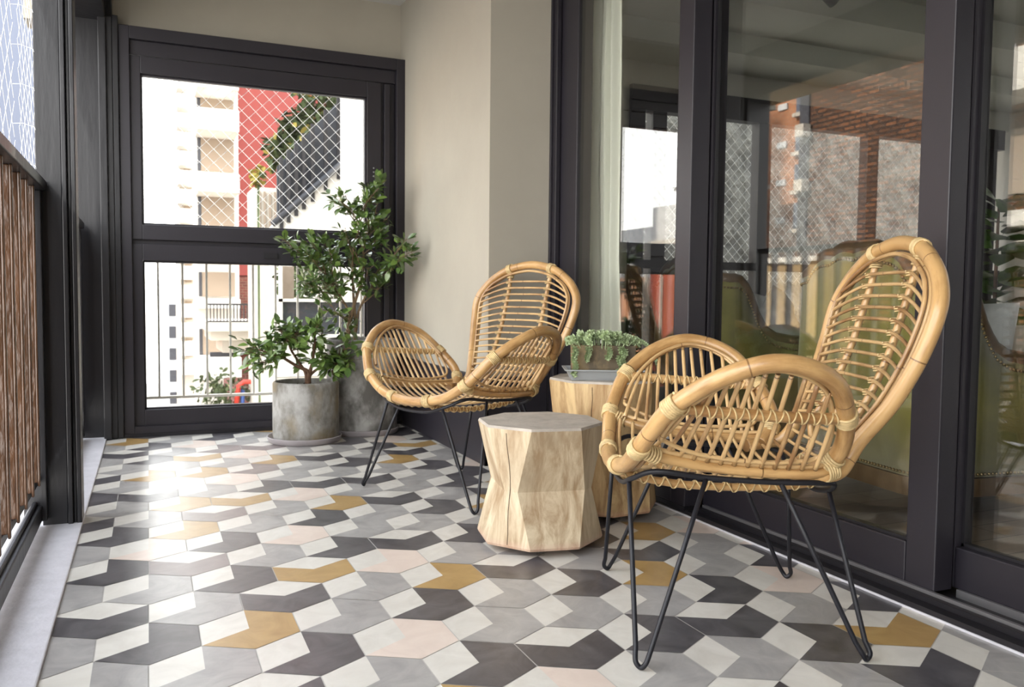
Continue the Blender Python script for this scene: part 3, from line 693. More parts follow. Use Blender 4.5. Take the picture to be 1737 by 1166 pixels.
def make_chair(label):
    root = empty('rattan_chair', (0,0,0), label=label, cat='chair', group='rattan chairs with hairpin legs')
    H = [(0,.292,.403),(.106,.286,.411),(.2,.275,.434),(.286,.262,.485),(.335,.24,.535),(.38,.205,.592),(.432,.125,.655),(.455,.03,.69),(.447,-.055,.682),(.408,-.13,.642),(.335,-.178,.565),(.268,-.2,.498),(.232,-.19,.452),(.195,-.15,.415)]
    mir = lambda p: (-p[0],p[1],p[2])
    full = [mir(p) for p in H[:0:-1]]+H
    FR = .0195
    m = MB(); m.tube(smooth(full, 7), FR, 16); m.build('arm_frame', M['cane'], root)
    # back hoop
    S = [(.425,.215,-.215),(.455,.205,-.24),(.50,.215,-.262),(.59,.256,-.314),(.70,.289,-.358),(.80,.300,-.387),(.865,.262,-.406),(.913,.2,-.418),(.947,.124,-.427),(.966,0,-.433)]
    hoop = [( .2,-.11,.408),(.222,-.175,.415)]+[(x,y,z) for z,x,y in S]
    hoop = hoop+[mir(p) for p in hoop[-2::-1]]
    m = MB(); m.tube(smooth(hoop, 7), .0185, 16); m.build('back_frame', M['cane'], root)
    sx_ = [(z,x) for z,x,y in S]; sy_ = [(z,y) for z,x,y in S]
    inner = [(x*.885-.004 if x > .1 else x*.9, y+.004, z-(0 if z < .85 else (z-.85)*.24)) for z,x,y in S[2:]]
    inner = inner+[mir(p) for p in inner[-2::-1]]
    m = MB(); m.tube(smooth(inner, 7), .0055, 10); m.build('inner_hoop', M['thin'], root)
    inner2 = [(x, y+.013, z) for x,y,z in inner]
    m = MB(); m.tube(smooth(inner2, 7), .0055, 10); m.build('inner_hoop', M['thin'], root)
    # back slats
    nb = 15
    slat_lift = lambda z: max(.006, .014+.14*(z-.6))
    slat_y = lambda z, lf_: lerp_tab(sy_, min(.95, z+lf_*.9))+.006
    for k in range(nb):
        z = .485+(.842-.485)*k/(nb-1); X = lerp_tab(sx_, z)*.885; y = lerp_tab(sy_, z); lf_ = slat_lift(z)
        ys = slat_y(z, lf_); f_ = .116/X
        y += .017; p = [(-X,y,z),(-(X+.116)/2,(y+ys)/2-.003,z+lf_*.60),(-.116,ys,z+lf_*.95),(0,ys-.003,z+lf_),(.116,ys,z+lf_*.95),((X+.116)/2,(y+ys)/2-.003,z+lf_*.60),(X,y,z)]
        m = MB(); m.tube(smooth(p, 6), .0047, 8); m.build('back_slat', M['thin'], root)
    # seat side rails
    for s in (1,-1):
        R_ = [(.272,.246,.472),(.252,.18,.452),(.243,.08,.434),(.243,-.04,.424),(.238,-.14,.421),(.222,-.2,.43)]
        m = MB(); m.tube(smooth([(s*x,y,z) for x,y,z in R_], 6), .0125, 12); m.build('side_rail', M['cane'], root)
        R2 = [(s*(x+.004),y,z+.017) for x,y,z in R_]
        m = MB(); m.tube(smooth(R2, 6), .006, 8); m.build('side_rail', M['thin'], root)
    zS = [(-.2,.43),(-.14,.421),(-.04,.424),(.08,.434),(.18,.452),(.246,.472)]
    zC = [(-.23,.395),(-.15,.378),(-.05,.371),(.05,.371),(.15,.378),(.22,.392),(.27,.402)]
    # seat slats
    seat = [((.205,-.232,.462),(-.252,.448)),((.215,-.215,.436),(-.238,.418))]
    ns = 13
    for k in range(ns):
        y = -.185+(.238+.185)*k/(ns-1); yc = -.215+(.262+.215)*k/(ns-1)
        seat.append(((.232 if y < .15 else .236,y,lerp_tab(zS,y)+.006),(yc,lerp_tab(zC,yc))))
    for (sx0,sy0,sz0),(cy0,cz0) in seat:
        p = [(-sx0,sy0,sz0),(-sx0*.62,(sy0*.45+cy0*.55),cz0+(sz0-cz0)*.32),(0,cy0,cz0),(sx0*.62,(sy0*.45+cy0*.55),cz0+(sz0-cz0)*.32),(sx0,sy0,sz0)]
        m = MB(); m.tube(smooth(p, 6), .0047, 8); m.build('seat_slat', M['thin'], root)
    # two long supports under slats, from the hoop top to the front cane
    for s in (1,-1):
        p = []
        for z in (.94,.86,.78,.70,.62,.55,.49):
            yb = lerp_tab(sy_, z); p.append((s*(.122 if z > .93 else .117), yb-(.004 if z > .93 else .008), z))
        p += [(s*.11,-.262,.43),(s*.11,-.228,.386),(s*.108,-.15,.366),(s*.107,-.02,.359),(s*.106,.1,.362),(s*.106,.2,.374),(s*.106,.278,.392)]
        sp = smooth(p, 5); m = MB(); m.tube(sp, .0095, 10); su = m.build('support_cane', M['cane'], root)
        b = MB()
        for k in range(nb):
            z0_ = .485+(.842-.485)*k/(nb-1); lf_ = slat_lift(z0_); z = z0_+lf_*.95; yb = slat_y(z0_, lf_)-.005; xx = s*.117
            wrap(b, [(xx,yb-.001,z-.006),(xx,yb+.001,z+.006)], .0115, 2.2, .0019, n=5)
        low = [q_ for q_ in sp if q_.z < .42 and q_.y > -.27]
        wrap(b, low, .0108, 15, .0021); wrap(b, low, .0108, 15, .0021, reverse=True)
        b.build('lashing', M['bind'], su)
    # arm panels
    HU = [p for p in H[3:11]]
    ux = sorted([(p[1],p[0]) for p in HU]); uz = sorted([(p[1],p[2]) for p in HU])
    for s in (1,-1):
        nsp = 13
        for k in range(nsp):
            t = k/(nsp-1); yb_ = -.145+(.225+.145)*t; yt = yb_*(.80 if yb_ > 0 else 1.0)-.006
            xt = lerp_tab(ux, yt)-.024; zt = lerp_tab(uz, yt)-.02
            if t > .85: yt -= .012; xt -= .004
            pb = (s*.251,yb_,lerp_tab(zS,yb_)+.012)
            ztm = (pb[2]+zt)/2; pm = (s*((.251+xt)/2+.004),(yt+yb_)/2,ztm)
            m = MB(); m.tube(smooth([pb,pm,(s*xt,yt,zt)], 4), .0053, 8); m.build('arm_spindle', M['thin'], root)
        lp = [(s*(x-.020),y*(.90 if y > 0 else .88),z-.017) for x,y,z in H[4:11]]
        lp += [(s*.262,-.155,.470),(s*.262,-.08,.452),(s*.262,.04,.456),(s*.272,.14,.474),(s*.290,.205,.502)]
        m = MB(); m.tube(smooth(lp, 6, closed=True), .0055, 8, closed=True); m.build('arm_inner_loop', M['thin'], root)
        lp2 = [(s*(x-.030),y*.90,z-.012) for x,y,z in H[4:11]]
        m = MB(); m.tube(smooth(lp2, 6), .0055, 8); m.build('arm_inner_loop', M['thin'], root)
        bar = [(s*.372,.196,.588),(s*.372,.12,.580),(s*.368,.0,.572),(s*.355,-.10,.566),(s*.336,-.172,.563)]
        bs = smooth(bar, 6); m = MB(); m.tube(bs, .0128, 12); bo = m.build('arm_bar', M['cane'], root)
        m = MB(); wrap(m, bs, .0130, 13, .0019); wrap(m, bs, .0130, 13, .0019, reverse=True); m.build('lashing', M['bind'], bo)
        # bindings on the arm frame
        ff = smooth(full, 7)
        def near(pt):
            pt = Vector(pt); k = min(range(len(ff)), key=lambda i: (ff[i]-pt).length); return ff[max(0,k-1):k+2]
        for idx, tn in ((1,5),(3,6),(5,6),(10,6),(12,5)):
            p = Vector(H[idx]); p.x *= s; sg = near(p); c = sg[len(sg)//2]; d = (sg[-1]-sg[0]).normalized()
            m = MB(); wrap(m, [c-d*.017, c+d*.017], FR+.0012, tn, .0034, n=6); m.build('binding', M['bind'], root)
        hp = smooth(hoop, 7); p = Vector((s*.124,-.427,.947)); k = min(range(len(hp)), key=lambda i: (hp[i]-p).length); d = (hp[k+1]-hp[k-1]).normalized()
        m = MB(); wrap(m, [hp[k]-d*.012, hp[k]+d*.012], .0198, 5, .003); wrap(m, [Vector((s*.120,-.424,.905)),Vector((s*.122,-.428,.93))], .013, 4, .003); m.build('binding', M['bind'], root)
        # corner lashing tying side rail to the front cane
        m = MB(); wrap(m, [Vector((s*.262,.215,.462)),Vector((s*.280,.25,.478))], .0165, 5, .003); m.build('binding', M['bind'], root)
        m = MB(); wrap(m, [Vector((s*.235,-.17,.425)),Vector((s*.225,-.20,.432))], .022, 5, .003); m.build('binding', M['bind'], root)
    # front inner loop cane along the seat edge
    fi = [(.262,.236,.468),(.2,.252,.425),(.106,.262,.402),(0,.267,.394)]; fi = fi+[mir(p) for p in fi[-2::-1]]
    m = MB(); m.tube(smooth(fi, 6), .006, 8); m.build('front_cane', M['thin'], root)
    # iron seat ring
    ir = [(0,.276,.362),(.10,.272,.368),(.19,.262,.396),(.243,.215,.424),(.243,.10,.411),(.243,-.04,.402),(.237,-.15,.400),(.205,-.205,.392),(.15,-.215,.364),(0,-.222,.338)]
    ring = ir+[mir(p) for p in ir[-2:0:-1]]
    m = MB(); m.tube(smooth(ring, 6, closed=True), .0065, 10, closed=True); m.build('seat_ring', M['iron'], root)
    for s in (1,-1):
        for (t1, ft, t2) in (((.165,.266,.386),(.337,.257),(.243,.10,.411)), ((.242,-.07,.401),(.282,-.263),(.15,-.215,.364))):
            a, b = Vector(t1), Vector(t2); F = Vector((ft[0],ft[1],.0065)); d = (a-b); d.z = 0; d = d.normalized()*.016
            pts = [a, F+(a-F)*.10+d*.55, F+d*.75+Vector((0,0,.012)), F, F-d*.75+Vector((0,0,.012)), F+(b-F)*.10-d*.55, b]
            # straight shanks with a rounded foot
            q1 = [pts[0], pts[0].lerp(pts[1],.5), pts[1]]; mid = smooth(pts[1:6], 6)
            allp = [pts[0], pts[0].lerp(pts[1],.5)]+mid+[pts[5].lerp(pts[6],.5), pts[6]]
            allp = [Vector((s*p_.x,p_.y,p_.z)) for p_ in allp]
            m = MB(); m.tube(allp, .006, 10); m.build('hairpin_leg', M['iron'], root)
    return root
ch = make_chair('tan rattan armchair with black hairpin legs, nearest the camera in front of the glass doors')
ch2 = copy_tree(ch)
ch2['label'] = 'tan rattan armchair with black hairpin legs, farther one standing by the taupe wall'
def pose(o, x, y, ang): o.location = (x,y,0); o.rotation_euler = (0,0,ang-PI/2)
pose(ch, 1.356, 1.748, 2.729); pose(ch2, 1.211, 3.317, -2.723)

# ------------------------------------------------------------------ wooden stump stools
def stool(x, y, rad, h, rz, mat, label, foot_z=.024, crack=True):
    root = empty('stump_stool', (x,y,0), rz, label=label, cat='stool')
    m = MB(); n = 8; rings = []
    def ring(z, r, da):
        return [(r*math.cos(2*PI*(k+.5)/n + (da if k % 2 else -da)), r*math.sin(2*PI*(k+.5)/n + (da if k % 2 else -da)), z) for k in range(n)]
    R0 = ring(foot_z, rad*.985, 0); R0b = ring(foot_z+.008, rad, 0)
    hm = foot_z+(h-foot_z)*.46
    Rm = ring(hm, rad*.86, math.radians(15)); Rt = ring(h-.008, rad, 0); Rt2 = ring(h, rad*.98, 0)
    vs = R0+R0b+Rm+Rt+Rt2; fs = [tuple(range(n))[::-1], tuple(range(4*n,5*n))]; mi = [0,1]
    m.quad_faces(vs, [fs[0]], mi=0); b = 0
    def F(t, mi_=0): m.f.append([b+i for i in t]); m.mi.append(mi_); m.sm.append(False); m.uv.append([(0,0)]*len(t))
    F(fs[1], 1)
    for L_ in range(4):
        for k in range(n):
            k2 = (k+1)%n; F((L_*n+k,L_*n+k2,(L_+1)*n+k2,(L_+1)*n+k), 1 if L_ == 3 else 0)
    m.build('stump', [M[mat], M['woodtop']], root)
    if crack:
        c = MB(); k = 4; 
        def onf(z, s_, k):
            lo = [Vector(p) for p in (R0b if z < hm else Rm)]; hi = [Vector(p) for p in (Rm if z < hm else Rt)]
            a = lo[k].lerp(lo[(k+1)%n], s_); b_ = hi[k].lerp(hi[(k+1)%n], s_); t = (z-lo[k].z)/(hi[k].z-lo[k].z); return a.lerp(b_, t)
        ps = [onf(z, .45+.03*math.sin(z*30), crack_k) for z in [foot_z+.01+(h-.03-foot_z)*j/10 for j in range(11)]]
        c.tube(ps, .0013, 5); c.build('crack', M['crack'], root)
    for a in (.7, 2.2, 3.7, 5.3):
        f_ = MB(); f_.lathe([(0,0),(.014,0),(.014,.025),(0,.025)], 16, c=(rad*.72*math.cos(a),rad*.72*math.sin(a),0)); f_.build('foot', M['foot'], root)
    return root
crack_k = 3
# front facet of stool 1 faces the camera (edge between photo x 890 and 969)
s1c = Vector((1.196,2.515,0))
stool(s1c.x, s1c.y, .212, .41, math.radians(34.7), 'woodA', 'pale faceted wooden stump stool with empty greyed top, between the two rattan chairs')
crack_k = 3
stool(1.60, 2.80, .212, .515, math.radians(49), 'woodB', 'taller honey-coloured faceted stump stool carrying the succulent trough, by the glass door')
# ------------------------------------------------------------------ succulent trough and tray on the taller stool
ZT = .5155; trz = math.radians(-23.4)
tp = at_z(968,640,ZT+.012)
ax = Vector((math.cos(trz), math.sin(trz), 0)); ay = Vector((-ax.y, ax.x, 0))
tl = .248; td = .16
tc_ = tp+ax*(tl/2)+ay*(td/2); tc_.z = 0
def rect(hx, hy, ch=0): return [(-hx,-hy),(hx,-hy),(hx,hy),(-hx,hy)]
m = MB()
def loft(mb, secs, close=True, mi=0):
    vs = []; n = len(secs[0][1])
    for z, poly in secs: vs += [(x,y,z) for x,y in poly]
    fs = []
    for L_ in range(len(secs)-1):
        for k in range(n): k2=(k+1)%n; fs.append((L_*n+k,L_*n+k2,(L_+1)*n+k2,(L_+1)*n+k))
    if close: fs.append(tuple(range(n))[::-1]); fs.append(tuple((len(secs)-1)*n+k for k in range(n)))
    mb.quad_faces(vs, fs, mi=mi)
loft(m, [(0,rect(tl/2-.004,td/2-.004)),(.034,rect(tl/2+.012,td/2+.012)),(.036,rect(tl/2+.022,td/2+.022)),(.040,rect(tl/2+.022,td/2+.022)),(.040,rect(tl/2+.010,td/2+.010)),(.010,rect(tl/2-.008,td/2-.008))])
o = m.build('drip_tray', M['tray'], label='grey plastic drip tray under the succulent trough, on the taller stump stool', cat='tray'); o.location=(tc_.x,tc_.y,ZT); o.rotation_euler=(0,0,trz)
su = empty('succulent_planter', (tc_.x,tc_.y,ZT+.0105), trz, label='stained rectangular concrete trough of pale trailing succulents in the grey tray', cat='planter')
hx, hy = tl/2-.010, td/2-.010
m = MB(); loft(m, [(0,rect(hx,hy)),(.118,rect(hx+.002,hy+.002)),(.118,rect(hx-.012,hy-.012)),(.095,rect(hx-.012,hy-.012))])
m.build('trough', M['trough'], su, bevel=.003)
m = MB(); m.box((-hx+.013,-hy+.013,.08),(hx-.013,hy-.013,.100)); m.build('soil', M['soil'], su)
rr = random.Random(11)
fo = MB()
def rosette(mb, c, axis, size):
    axis = axis.normalized(); s_ = axis.cross(Vector((.3,.5,.8))).normalized(); t_ = axis.cross(s_)
    for k in range(11):
        a = k*2.4; el = .25+.6*(k/11); d = (s_*math.cos(a)+t_*math.sin(a))*(1-el*.7)+axis*el
        mb.leaf(c+axis*(k*.0008), d, axis, size*(1-.35*k/11), size*.48, .3, -.2)
        
for k in range(120):
    x = rr.uniform(-hx-.015,hx+.015); y = rr.uniform(-hy-.018,hy+.01); z = .105+.035*(1-(x/hx)**2*.4)*rr.uniform(.5,1.25)
    b0 = Vector((x*.8,y*.8,.095)); p = Vector((x,y,z+rr.uniform(0,.015)))
    fo.tube([b0,p], .0018, 4, caps=False); rosette(fo, p, Vector((x*2,y*3,.09+rr.uniform(-.02,.05))), rr.uniform(.016,.024))
for (sx0, ln) in ((-hx+.004,.105),(-hx+.05,.055),(hx-.10,.045),(hx-.055,.10),(hx-.045,.085)):
    y0 = -hy-.006
    for k in range(int(ln/.008)):
        c = Vector((sx0+.004*math.sin(k), y0-.006-.004*math.sin(k*.8), .112-k*.008)); rosette(fo, c, Vector((rr.uniform(-.4,.4),-1,-.6)), .019)
    fo.tube([(sx0,-hy+.01,.118),(sx0,y0-.004,.112),(sx0,y0-.006,.112-ln)], .0022, 5)
for k in range(14):
    p = Vector((hx+.01+k*.006, -hy*.2+.01*math.sin(k), .13-.0006*k*k)); rosette(fo, p, Vector((1,-.3,.5)), .017)
fo.build('succulent_foliage', M['succ'], su)

# ------------------------------------------------------------------ concrete pots with small trees
def pot(x, y, r, h, wall, mat, zb, label, squash=1):
    root = empty('potted_tree', (x,y,zb), label=label, cat='potted plant')
    m = MB(); m.lathe([(0,0),(r*.97,0),(r*.985,.012),(r,.03),(r,h-.012),(r-.004,h-.003),(r-.010,h),(r-wall+.004,h),(r-wall,h-.006),(r-wall,h-.05)], 64); m.build('pot', M[mat], root)
    m = MB(); m.lathe([(0,h-.034),(r*.5,h-.032),(r-wall-.001,h-.036)], 40); 
    rr = random.Random(3)
    for k in range(60):
        a = rr.uniform(0,2*PI); q_ = rr.uniform(0,r-wall-.02); m.ball((q_*math.cos(a),q_*math.sin(a),h-.032), rr.uniform(.004,.010), 5, 3)
    m.build('soil', M['soil'], root)
    return root
def saucer(x, y, r, label):
    m = MB(); m.lathe([(0,0),(r*.93,0),(r*.95,.004),(r,.030),(r-.001,.034),(r-.006,.034),(r-.012,.012),(0,.010)], 64)
    o = m.build('saucer', M['saucer'], label=label, cat='saucer'); o.location=(x,y,0.0005); return o
p1 = (.806,4.765); p2 = (1.17,5.0-.045)
saucer(p1[0]-.01, p1[1]-.012, .205, 'round grey saucer under the shorter concrete pot')
saucer(p2[0], p2[1], .222, 'round grey saucer under the taller concrete pot in the corner')
P1 = pot(p1[0], p1[1], .182, .325, .020, 'conc', .0115, 'short round concrete pot with a low spreading small-leaved tree, in front of the end window')
P2 = pot(p2[0], p2[1], .208, .55, .018, 'conc2', .0115, 'tall round concrete pot with a tall branching shrub, in the corner behind the shorter pot')
def grow(root, origin, Y, base_px, fork_px, tips, mat, bmat, leafL, nleaf, rbase, seed, spread=.16, stems=None):
    rr = random.Random(seed); ox = Vector(origin)
    W3 = lambda u, v, dy=0: at_y(u, v, Y+dy)-ox
    wood_ = MB(); lf = MB(); base = W3(*base_px)
    forks = {}
    for key, (path_, r0, r1) in stems.items():
        pts = [W3(*p) for p in path_]; sm_ = smooth(pts, 5); n = len(sm_)
        wood_.tube(sm_, [r0+(r1-r0)*k/(n-1) for k in range(n)], 8); forks[key] = sm_
    for (key, t, (u, v), dy, nl) in tips:
        st = forks[key]; a = st[min(len(st)-1, int(t*(len(st)-1)))]; b = W3(u, v, dy)
        mid = a.lerp(b, .5)+Vector((rr.uniform(-.02,.02), rr.uniform(-.03,.03), rr.uniform(-.02,.03)))
        c = smooth([a,mid,b], 8); n = len(c); r0 = rbase*.42; wood_.tube(c, [r0*(1-.75*k/(n-1)) for k in range(n)], 6)
        for k in range(nl):
            s_ = (.30+.70*(k/nl)**.8) if nl < 40 else (.15+.85*k/nl)
            p = c[min(n-1, int(s_*(n-1)))]; tw = (c[-1]-c[-4]).normalized()
            side = Vector((rr.gauss(0,1), rr.gauss(0,1), rr.gauss(.15,.8))).normalized()
            q_ = p+side*rr.uniform(.008,.055)
            if q_.x+ox.x > 1.41: q_.x = 1.41-ox.x
            if q_.y+ox.y > 5.12: q_.y = 5.12-ox.y
            wood_.tube([p,q_], .0012, 3, caps=False)
            for j in range(rr.choice((2,3,3))):
                d = (side*.8+tw*.6+Vector((rr.gauss(0,.6),rr.gauss(0,.6),rr.gauss(.1,.5)))).normalized()
                up = Vector((rr.gauss(0,.5),rr.gauss(0,.5)-.3,1)).normalized(); l_ = leafL*rr.uniform(.6,1.15)
                lf.leaf(q_+d*.003, d, up, l_, l_*rr.uniform(.42,.55), .22, rr.uniform(0,.3), mi=0 if rr.random() < .62 else 1)
    wood_.build('trunk_and_branches', M[bmat], root); lf.build('foliage', [M['leafA'], M['leafB']] if mat == 'a' else [M['leafB'], M['leafA']], root)
stems2 = {
 'a': ([(590,590),(592,560),(600,520),(612,480),(617,440),(612,400)], .012, .006),
 'b': ([(596,590),(604,560),(608,530),(622,500),(640,475),(668,455)], .010, .004),
 'c': ([(586,590),(590,555),(592,530),(575,500),(555,470),(535,450)], .009, .004),
 'd': ([(600,590),(603,550),(600,510),(598,460),(600,420),(610,380),(605,340)], .010, .003)}
tips2 = []
rt = random.Random(21)
for key, t, u, v, nl in [('d',.9,655,305,16),('d',.9,640,312,14),('d',.85,620,322,12),('d',.85,585,330,10),('d',.85,560,330,12),('d',.8,575,345,10),('d',.8,600,350,12),
  ('a',.95,640,345,12),('a',.95,660,368,16),('a',.9,650,385,14),('a',.9,625,372,14),('a',.9,610,395,16),('a',.85,640,405,14),
  ('c',.9,478,404,16),('c',.85,500,412,20),('c',.8,525,405,20),('c',.75,550,410,22),('c',.8,520,430,18),('c',.7,560,435,20),('a',.7,580,405,20),('a',.6,590,430,20),('c',.7,520,455,12),('c',.6,515,475,14),('c',.6,525,488,14),('c',.5,545,478,10),
  ('b',.9,690,405,14),('b',.95,703,425,16),('b',.9,685,440,16),('b',.8,665,425,12),('b',.7,655,450,12),('b',.7,645,480,12),('a',.5,625,455,12),('c',.35,545,525,8),('c',.3,560,515,8),('d',.3,580,545,10),('a',.2,590,560,8),('b',.5,655,470,8),('a',.5,600,465,14),('c',.5,570,470,12),('d',.6,585,385,12)]:
    tips2.append((key, t, (u,v), rt.uniform(-.16,.08) if u < 675 else -.33, nl))
grow(P2, (p2[0],p2[1],.0115), 5.0, (590,575), None, tips2, 'a', 'bark', .060, 0, .009, 4, stems=stems2)
stems1 = {
 'a': ([(522,652),(523,640),(522,630),(505,622),(485,610),(468,600)], .014, .006),
 'b': ([(524,650),(525,635),(530,615),(533,590),(535,575)], .013, .005),
 'c': ([(525,650),(527,636),(545,622),(562,612),(580,605)], .010, .004),
 'd': ([(520,650),(518,632),(505,612),(492,590),(490,575)], .010, .004)}
tips1 = []
for key, t, u, v, nl in [('a',.95,402,590,7),('a',.95,410,575,6),('a',.9,425,592,10),('a',.95,420,627,9),('a',.9,440,615,10),('a',.9,445,590,12),('a',.8,460,575,12),('d',.9,475,562,16),('d',.95,490,560,18),('d',.9,505,565,16),('b',.95,520,556,14),('b',.95,540,552,16),('b',.9,548,565,10),('b',.8,520,580,12),
  ('c',.95,598,612,14),('c',.95,585,602,16),('c',.9,590,625,14),('c',.8,570,620,16),('c',.8,562,635,12),('c',.6,555,605,12),('d',.6,500,592,10),('b',.5,515,610,6),('c',.9,595,580,6),('c',.95,600,590,6)]:
    tips1.append((key, t, (u,v), rt.uniform(-.16,.12), nl))
grow(P1, (p1[0],p1[1],.0115), 4.75, (522,645), None, tips1, 'b', 'bark2', .070, 0, .010, 9, stems=stems1)

# ------------------------------------------------------------------ outside: beyond the end window
GZ = -13
def bld(name, label, parts_, cat='building'):
    """parts_: list of (part name, a, b, material)"""
    root = empty(name, (parts_[0][1][0], parts_[0][1][1], GZ), label=label, cat=cat)
    for nm, a, b, mt in parts_:
        m = MB(); m.box(a, b); o = m.build(nm, M[mt], root); o.location = (-root.location.x, -root.location.y, -GZ)
    return root
m = MB(); m.box((-90,-40,GZ-.5),(60,140,GZ)); tag(m.build('ground', M['ground']), kind='structure')
def px(u, v, Y): return at_y(u, v, Y)
# white block with balconies and shutters
Y = 20.0
parts_ = [('wall',(px(330,0,Y).x,Y,GZ),(px(402,0,Y).x,Y+1.9,14),'pwhite')]
for (va, vb) in ((60,112),(150,190),(270,305),(392,412),(505,522),(615,655)):
    parts_.append(('balcony', (px(328,0,Y).x,Y-1.1,px(0,vb,Y-1.1).z), (px(404,0,Y-1.1).x,Y,px(0,va,Y-1.1).z), 'pwhite'))
for (va, vb) in ((112,150),(190,268),(306,388),(455,500),(560,612)):
    parts_.append(('window_shutter', (px(338,0,Y).x,Y-.06,px(0,vb,Y).z), (px(394,0,Y).x,Y-.005,px(0,va,Y).z), 'shut'))
    parts_.append(('dark_window', (px(332,0,Y).x,Y-.03,px(0,vb,Y).z), (px(338,0,Y).x-.01,Y-.004,px(0,va,Y).z), 'dkwin'))
bld('apartment_building', 'white apartment block with beige shutters and white balconies, left in the end window', parts_)
# further cream block to its left
Y = 34.0
parts_ = [('wall',(px(300,0,Y).x,Y,GZ),(px(327,0,Y).x,Y+6,20),'pwhite2')]
for k in range(16): 
    z = px(0,640-34*k,Y).z; parts_.append(('balcony', (px(298,0,Y-1).x,Y-1,z), (px(328,0,Y-1).x,Y,z+.5), 'pwhite'))
    if k % 2 == 0: parts_.append(('dark_window', (px(308,0,Y).x,Y-.05,z+.6), (px(320,0,Y).x,Y-.004,z+1.3), 'shut'))
bld('apartment_building', 'narrow cream apartment block seen behind and left of the white one, through the end window', parts_)
Y = 60.0
parts_ = [('wall',(px(262,0,Y).x,Y,GZ),(px(296,0,Y).x,Y+8,px(0,470,Y).z),'skylineA')]
for k in range(5): parts_.append(('dark_window', (px(280,0,Y).x,Y-.05,px(0,520+40*k,Y).z-.6), (px(293,0,Y).x,Y-.004,px(0,515+40*k,Y).z),'dkwin'))
bld('apartment_building', 'low pale far building at the left of the lower pane of the end window', parts_)
# red building
Y = 22.0
parts_ = [('wall',(px(388,0,Y).x,Y,px(0,460,Y).z),(px(560,0,Y).x,Y+6,14),'red'), ('brick_wall',(px(388,0,Y).x,Y,GZ),(px(480,0,Y).x,Y+5.9,px(0,462,Y).z),'brickred')]
bld('apartment_building', 'red painted building in the middle of the end window', parts_)
# neighbour terrace (ramp-like parapet, dark fence, climbers)
Y = 10.0
tr = empty('terrace_parapet', (2.0,Y,0), label='white sloping parapet wall with dark fence rising to the right in the end window', cat='wall')
def TP(o): o.location = (-2.0,-Y,0); return o
A_ = px(470,392,Y); B_ = px(604,262,Y); C_ = px(604,400,Y); 
m = MB(); dY = .35
poly = [px(452,392,Y), px(478,369,Y), px(606,258,Y), px(606,600,Y), px(545,640,Y), px(470,640,Y), px(470,592,Y), px(545,592,Y), px(580,585,Y), px(580,400,Y)]
poly = [px(462,384,Y), px(478,369,Y), px(606,258,Y), px(606,520,Y), px(462,520,Y)]; poly[-1].z = poly[-2].z = GZ
vs = [tuple(p) for p in poly]+[(p.x,p.y+dY,p.z) for p in poly]; n = len(poly)
m.quad_faces(vs, [tuple(range(n)), tuple(range(n,2*n))[::-1]]+[(i,n+i,n+(i+1)%n,(i+1)%n) for i in range(n)]); TP(m.build('parapet_wall', M['pwhite'], tr))
m = MB(); poly = [px(472,372,Y), px(472,281,Y), px(592,152,Y), px(592,272,Y)]
vs = [(p.x,p.y+.08,p.z) for p in poly]+[(p.x,p.y+.14,p.z) for p in poly]; n = 4
m.quad_faces(vs, [tuple(range(n)), tuple(range(n,2*n))[::-1]]+[(i,n+i,n+(i+1)%n,(i+1)%n) for i in range(n)]); TP(m.build('fence_panel', M['fence'], tr))
for u in (478,490,503,516,531,553,575,590):
    vt = 281-(u-472)*1.07; vb = 374-(u-478)*.868+14
    m = MB(); a = px(u,vb,Y-.03); b = px(u,vt-8,Y-.03); m.box((a.x-.02,a.y,a.z),(a.x+.02,a.y+.04,b.z)); TP(m.build('fence_post', M['frame2'], tr))
m = MB(); a = px(462,381,Y-.06); b = px(606,254,Y-.06); m.tube([a,b], .035, 6); TP(m.build('coping', M['fence'], tr))
def bush(name, label, c, ext, n, mats, seed, leafs=.10):
    rr = random.Random(seed); m = MB(); c = Vector(c)
    for k in range(n):
        d = Vector((rr.gauss(0,1),rr.gauss(0,1),rr.gauss(0,1))).normalized(); rd = rr.random()**.4
        p = Vector((d.x*ext[0]*rd, d.y*ext[1]*rd, d.z*ext[2]*rd))
        m.leaf(p, Vector((rr.gauss(0,1),rr.gauss(0,1),rr.gauss(-.2,1))), Vector((rr.gauss(0,1),rr.gauss(0,1),1)), leafs*rr.uniform(.6,1.3), leafs*.5, mi=0 if rr.random() < .9 or len(mats) < 2 else 1)
    m.tube([(0,0,-ext[2] if c.z > 99 else GZ-c.z),(0,0,ext[2]*.4)], .014, 6, mi=len(mats)-1 if mats[0] == 'yellow' else 0)
    o = m.build(name, [M[k] for k in mats], label=label, cat='shrub'); o.location = c; return o
for (u, v, ex, ez, ms, lb) in ((560,165,.42,.30,['ivy','yellow'],'mass of climbing foliage at the top right of the end window, above the dark fence'),(515,220,.30,.26,['ivy','yellow'],'middle clump of climbing foliage along the dark fence in the end window'),(480,258,.22,.22,['ivy','yellow'],'lower clump of foliage with yellow flecks at the fence top in the end window'),(438,300,.09,.10,['yellow','ivy'],'small yellow-flowering clump left of the dark fence in the end window')):
    p = px(u,v,10.6); bush('climbing_shrub', lb, p, (ex,.25,ez), 420 if u > 440 else 90, ms, u, .13 if u > 440 else .09)
# cream sheds/awning strips under the yellow shrub
p = px(430,300,12); q_ = px(470,300,12)
parts_ = [('wall',(p.x,12,GZ),(q_.x,12.8,px(0,292,12).z),'pwhite2')]
for k in range(5): parts_.append(('slat',(p.x+.06+.07*k,11.96,px(0,398,12).z),(p.x+.085+.07*k,11.999,px(0,300,12).z),'shut'))
root = bld('garden_screen', 'cream slatted screen between the red facade and the dark fence in the end window', parts_, 'screen')
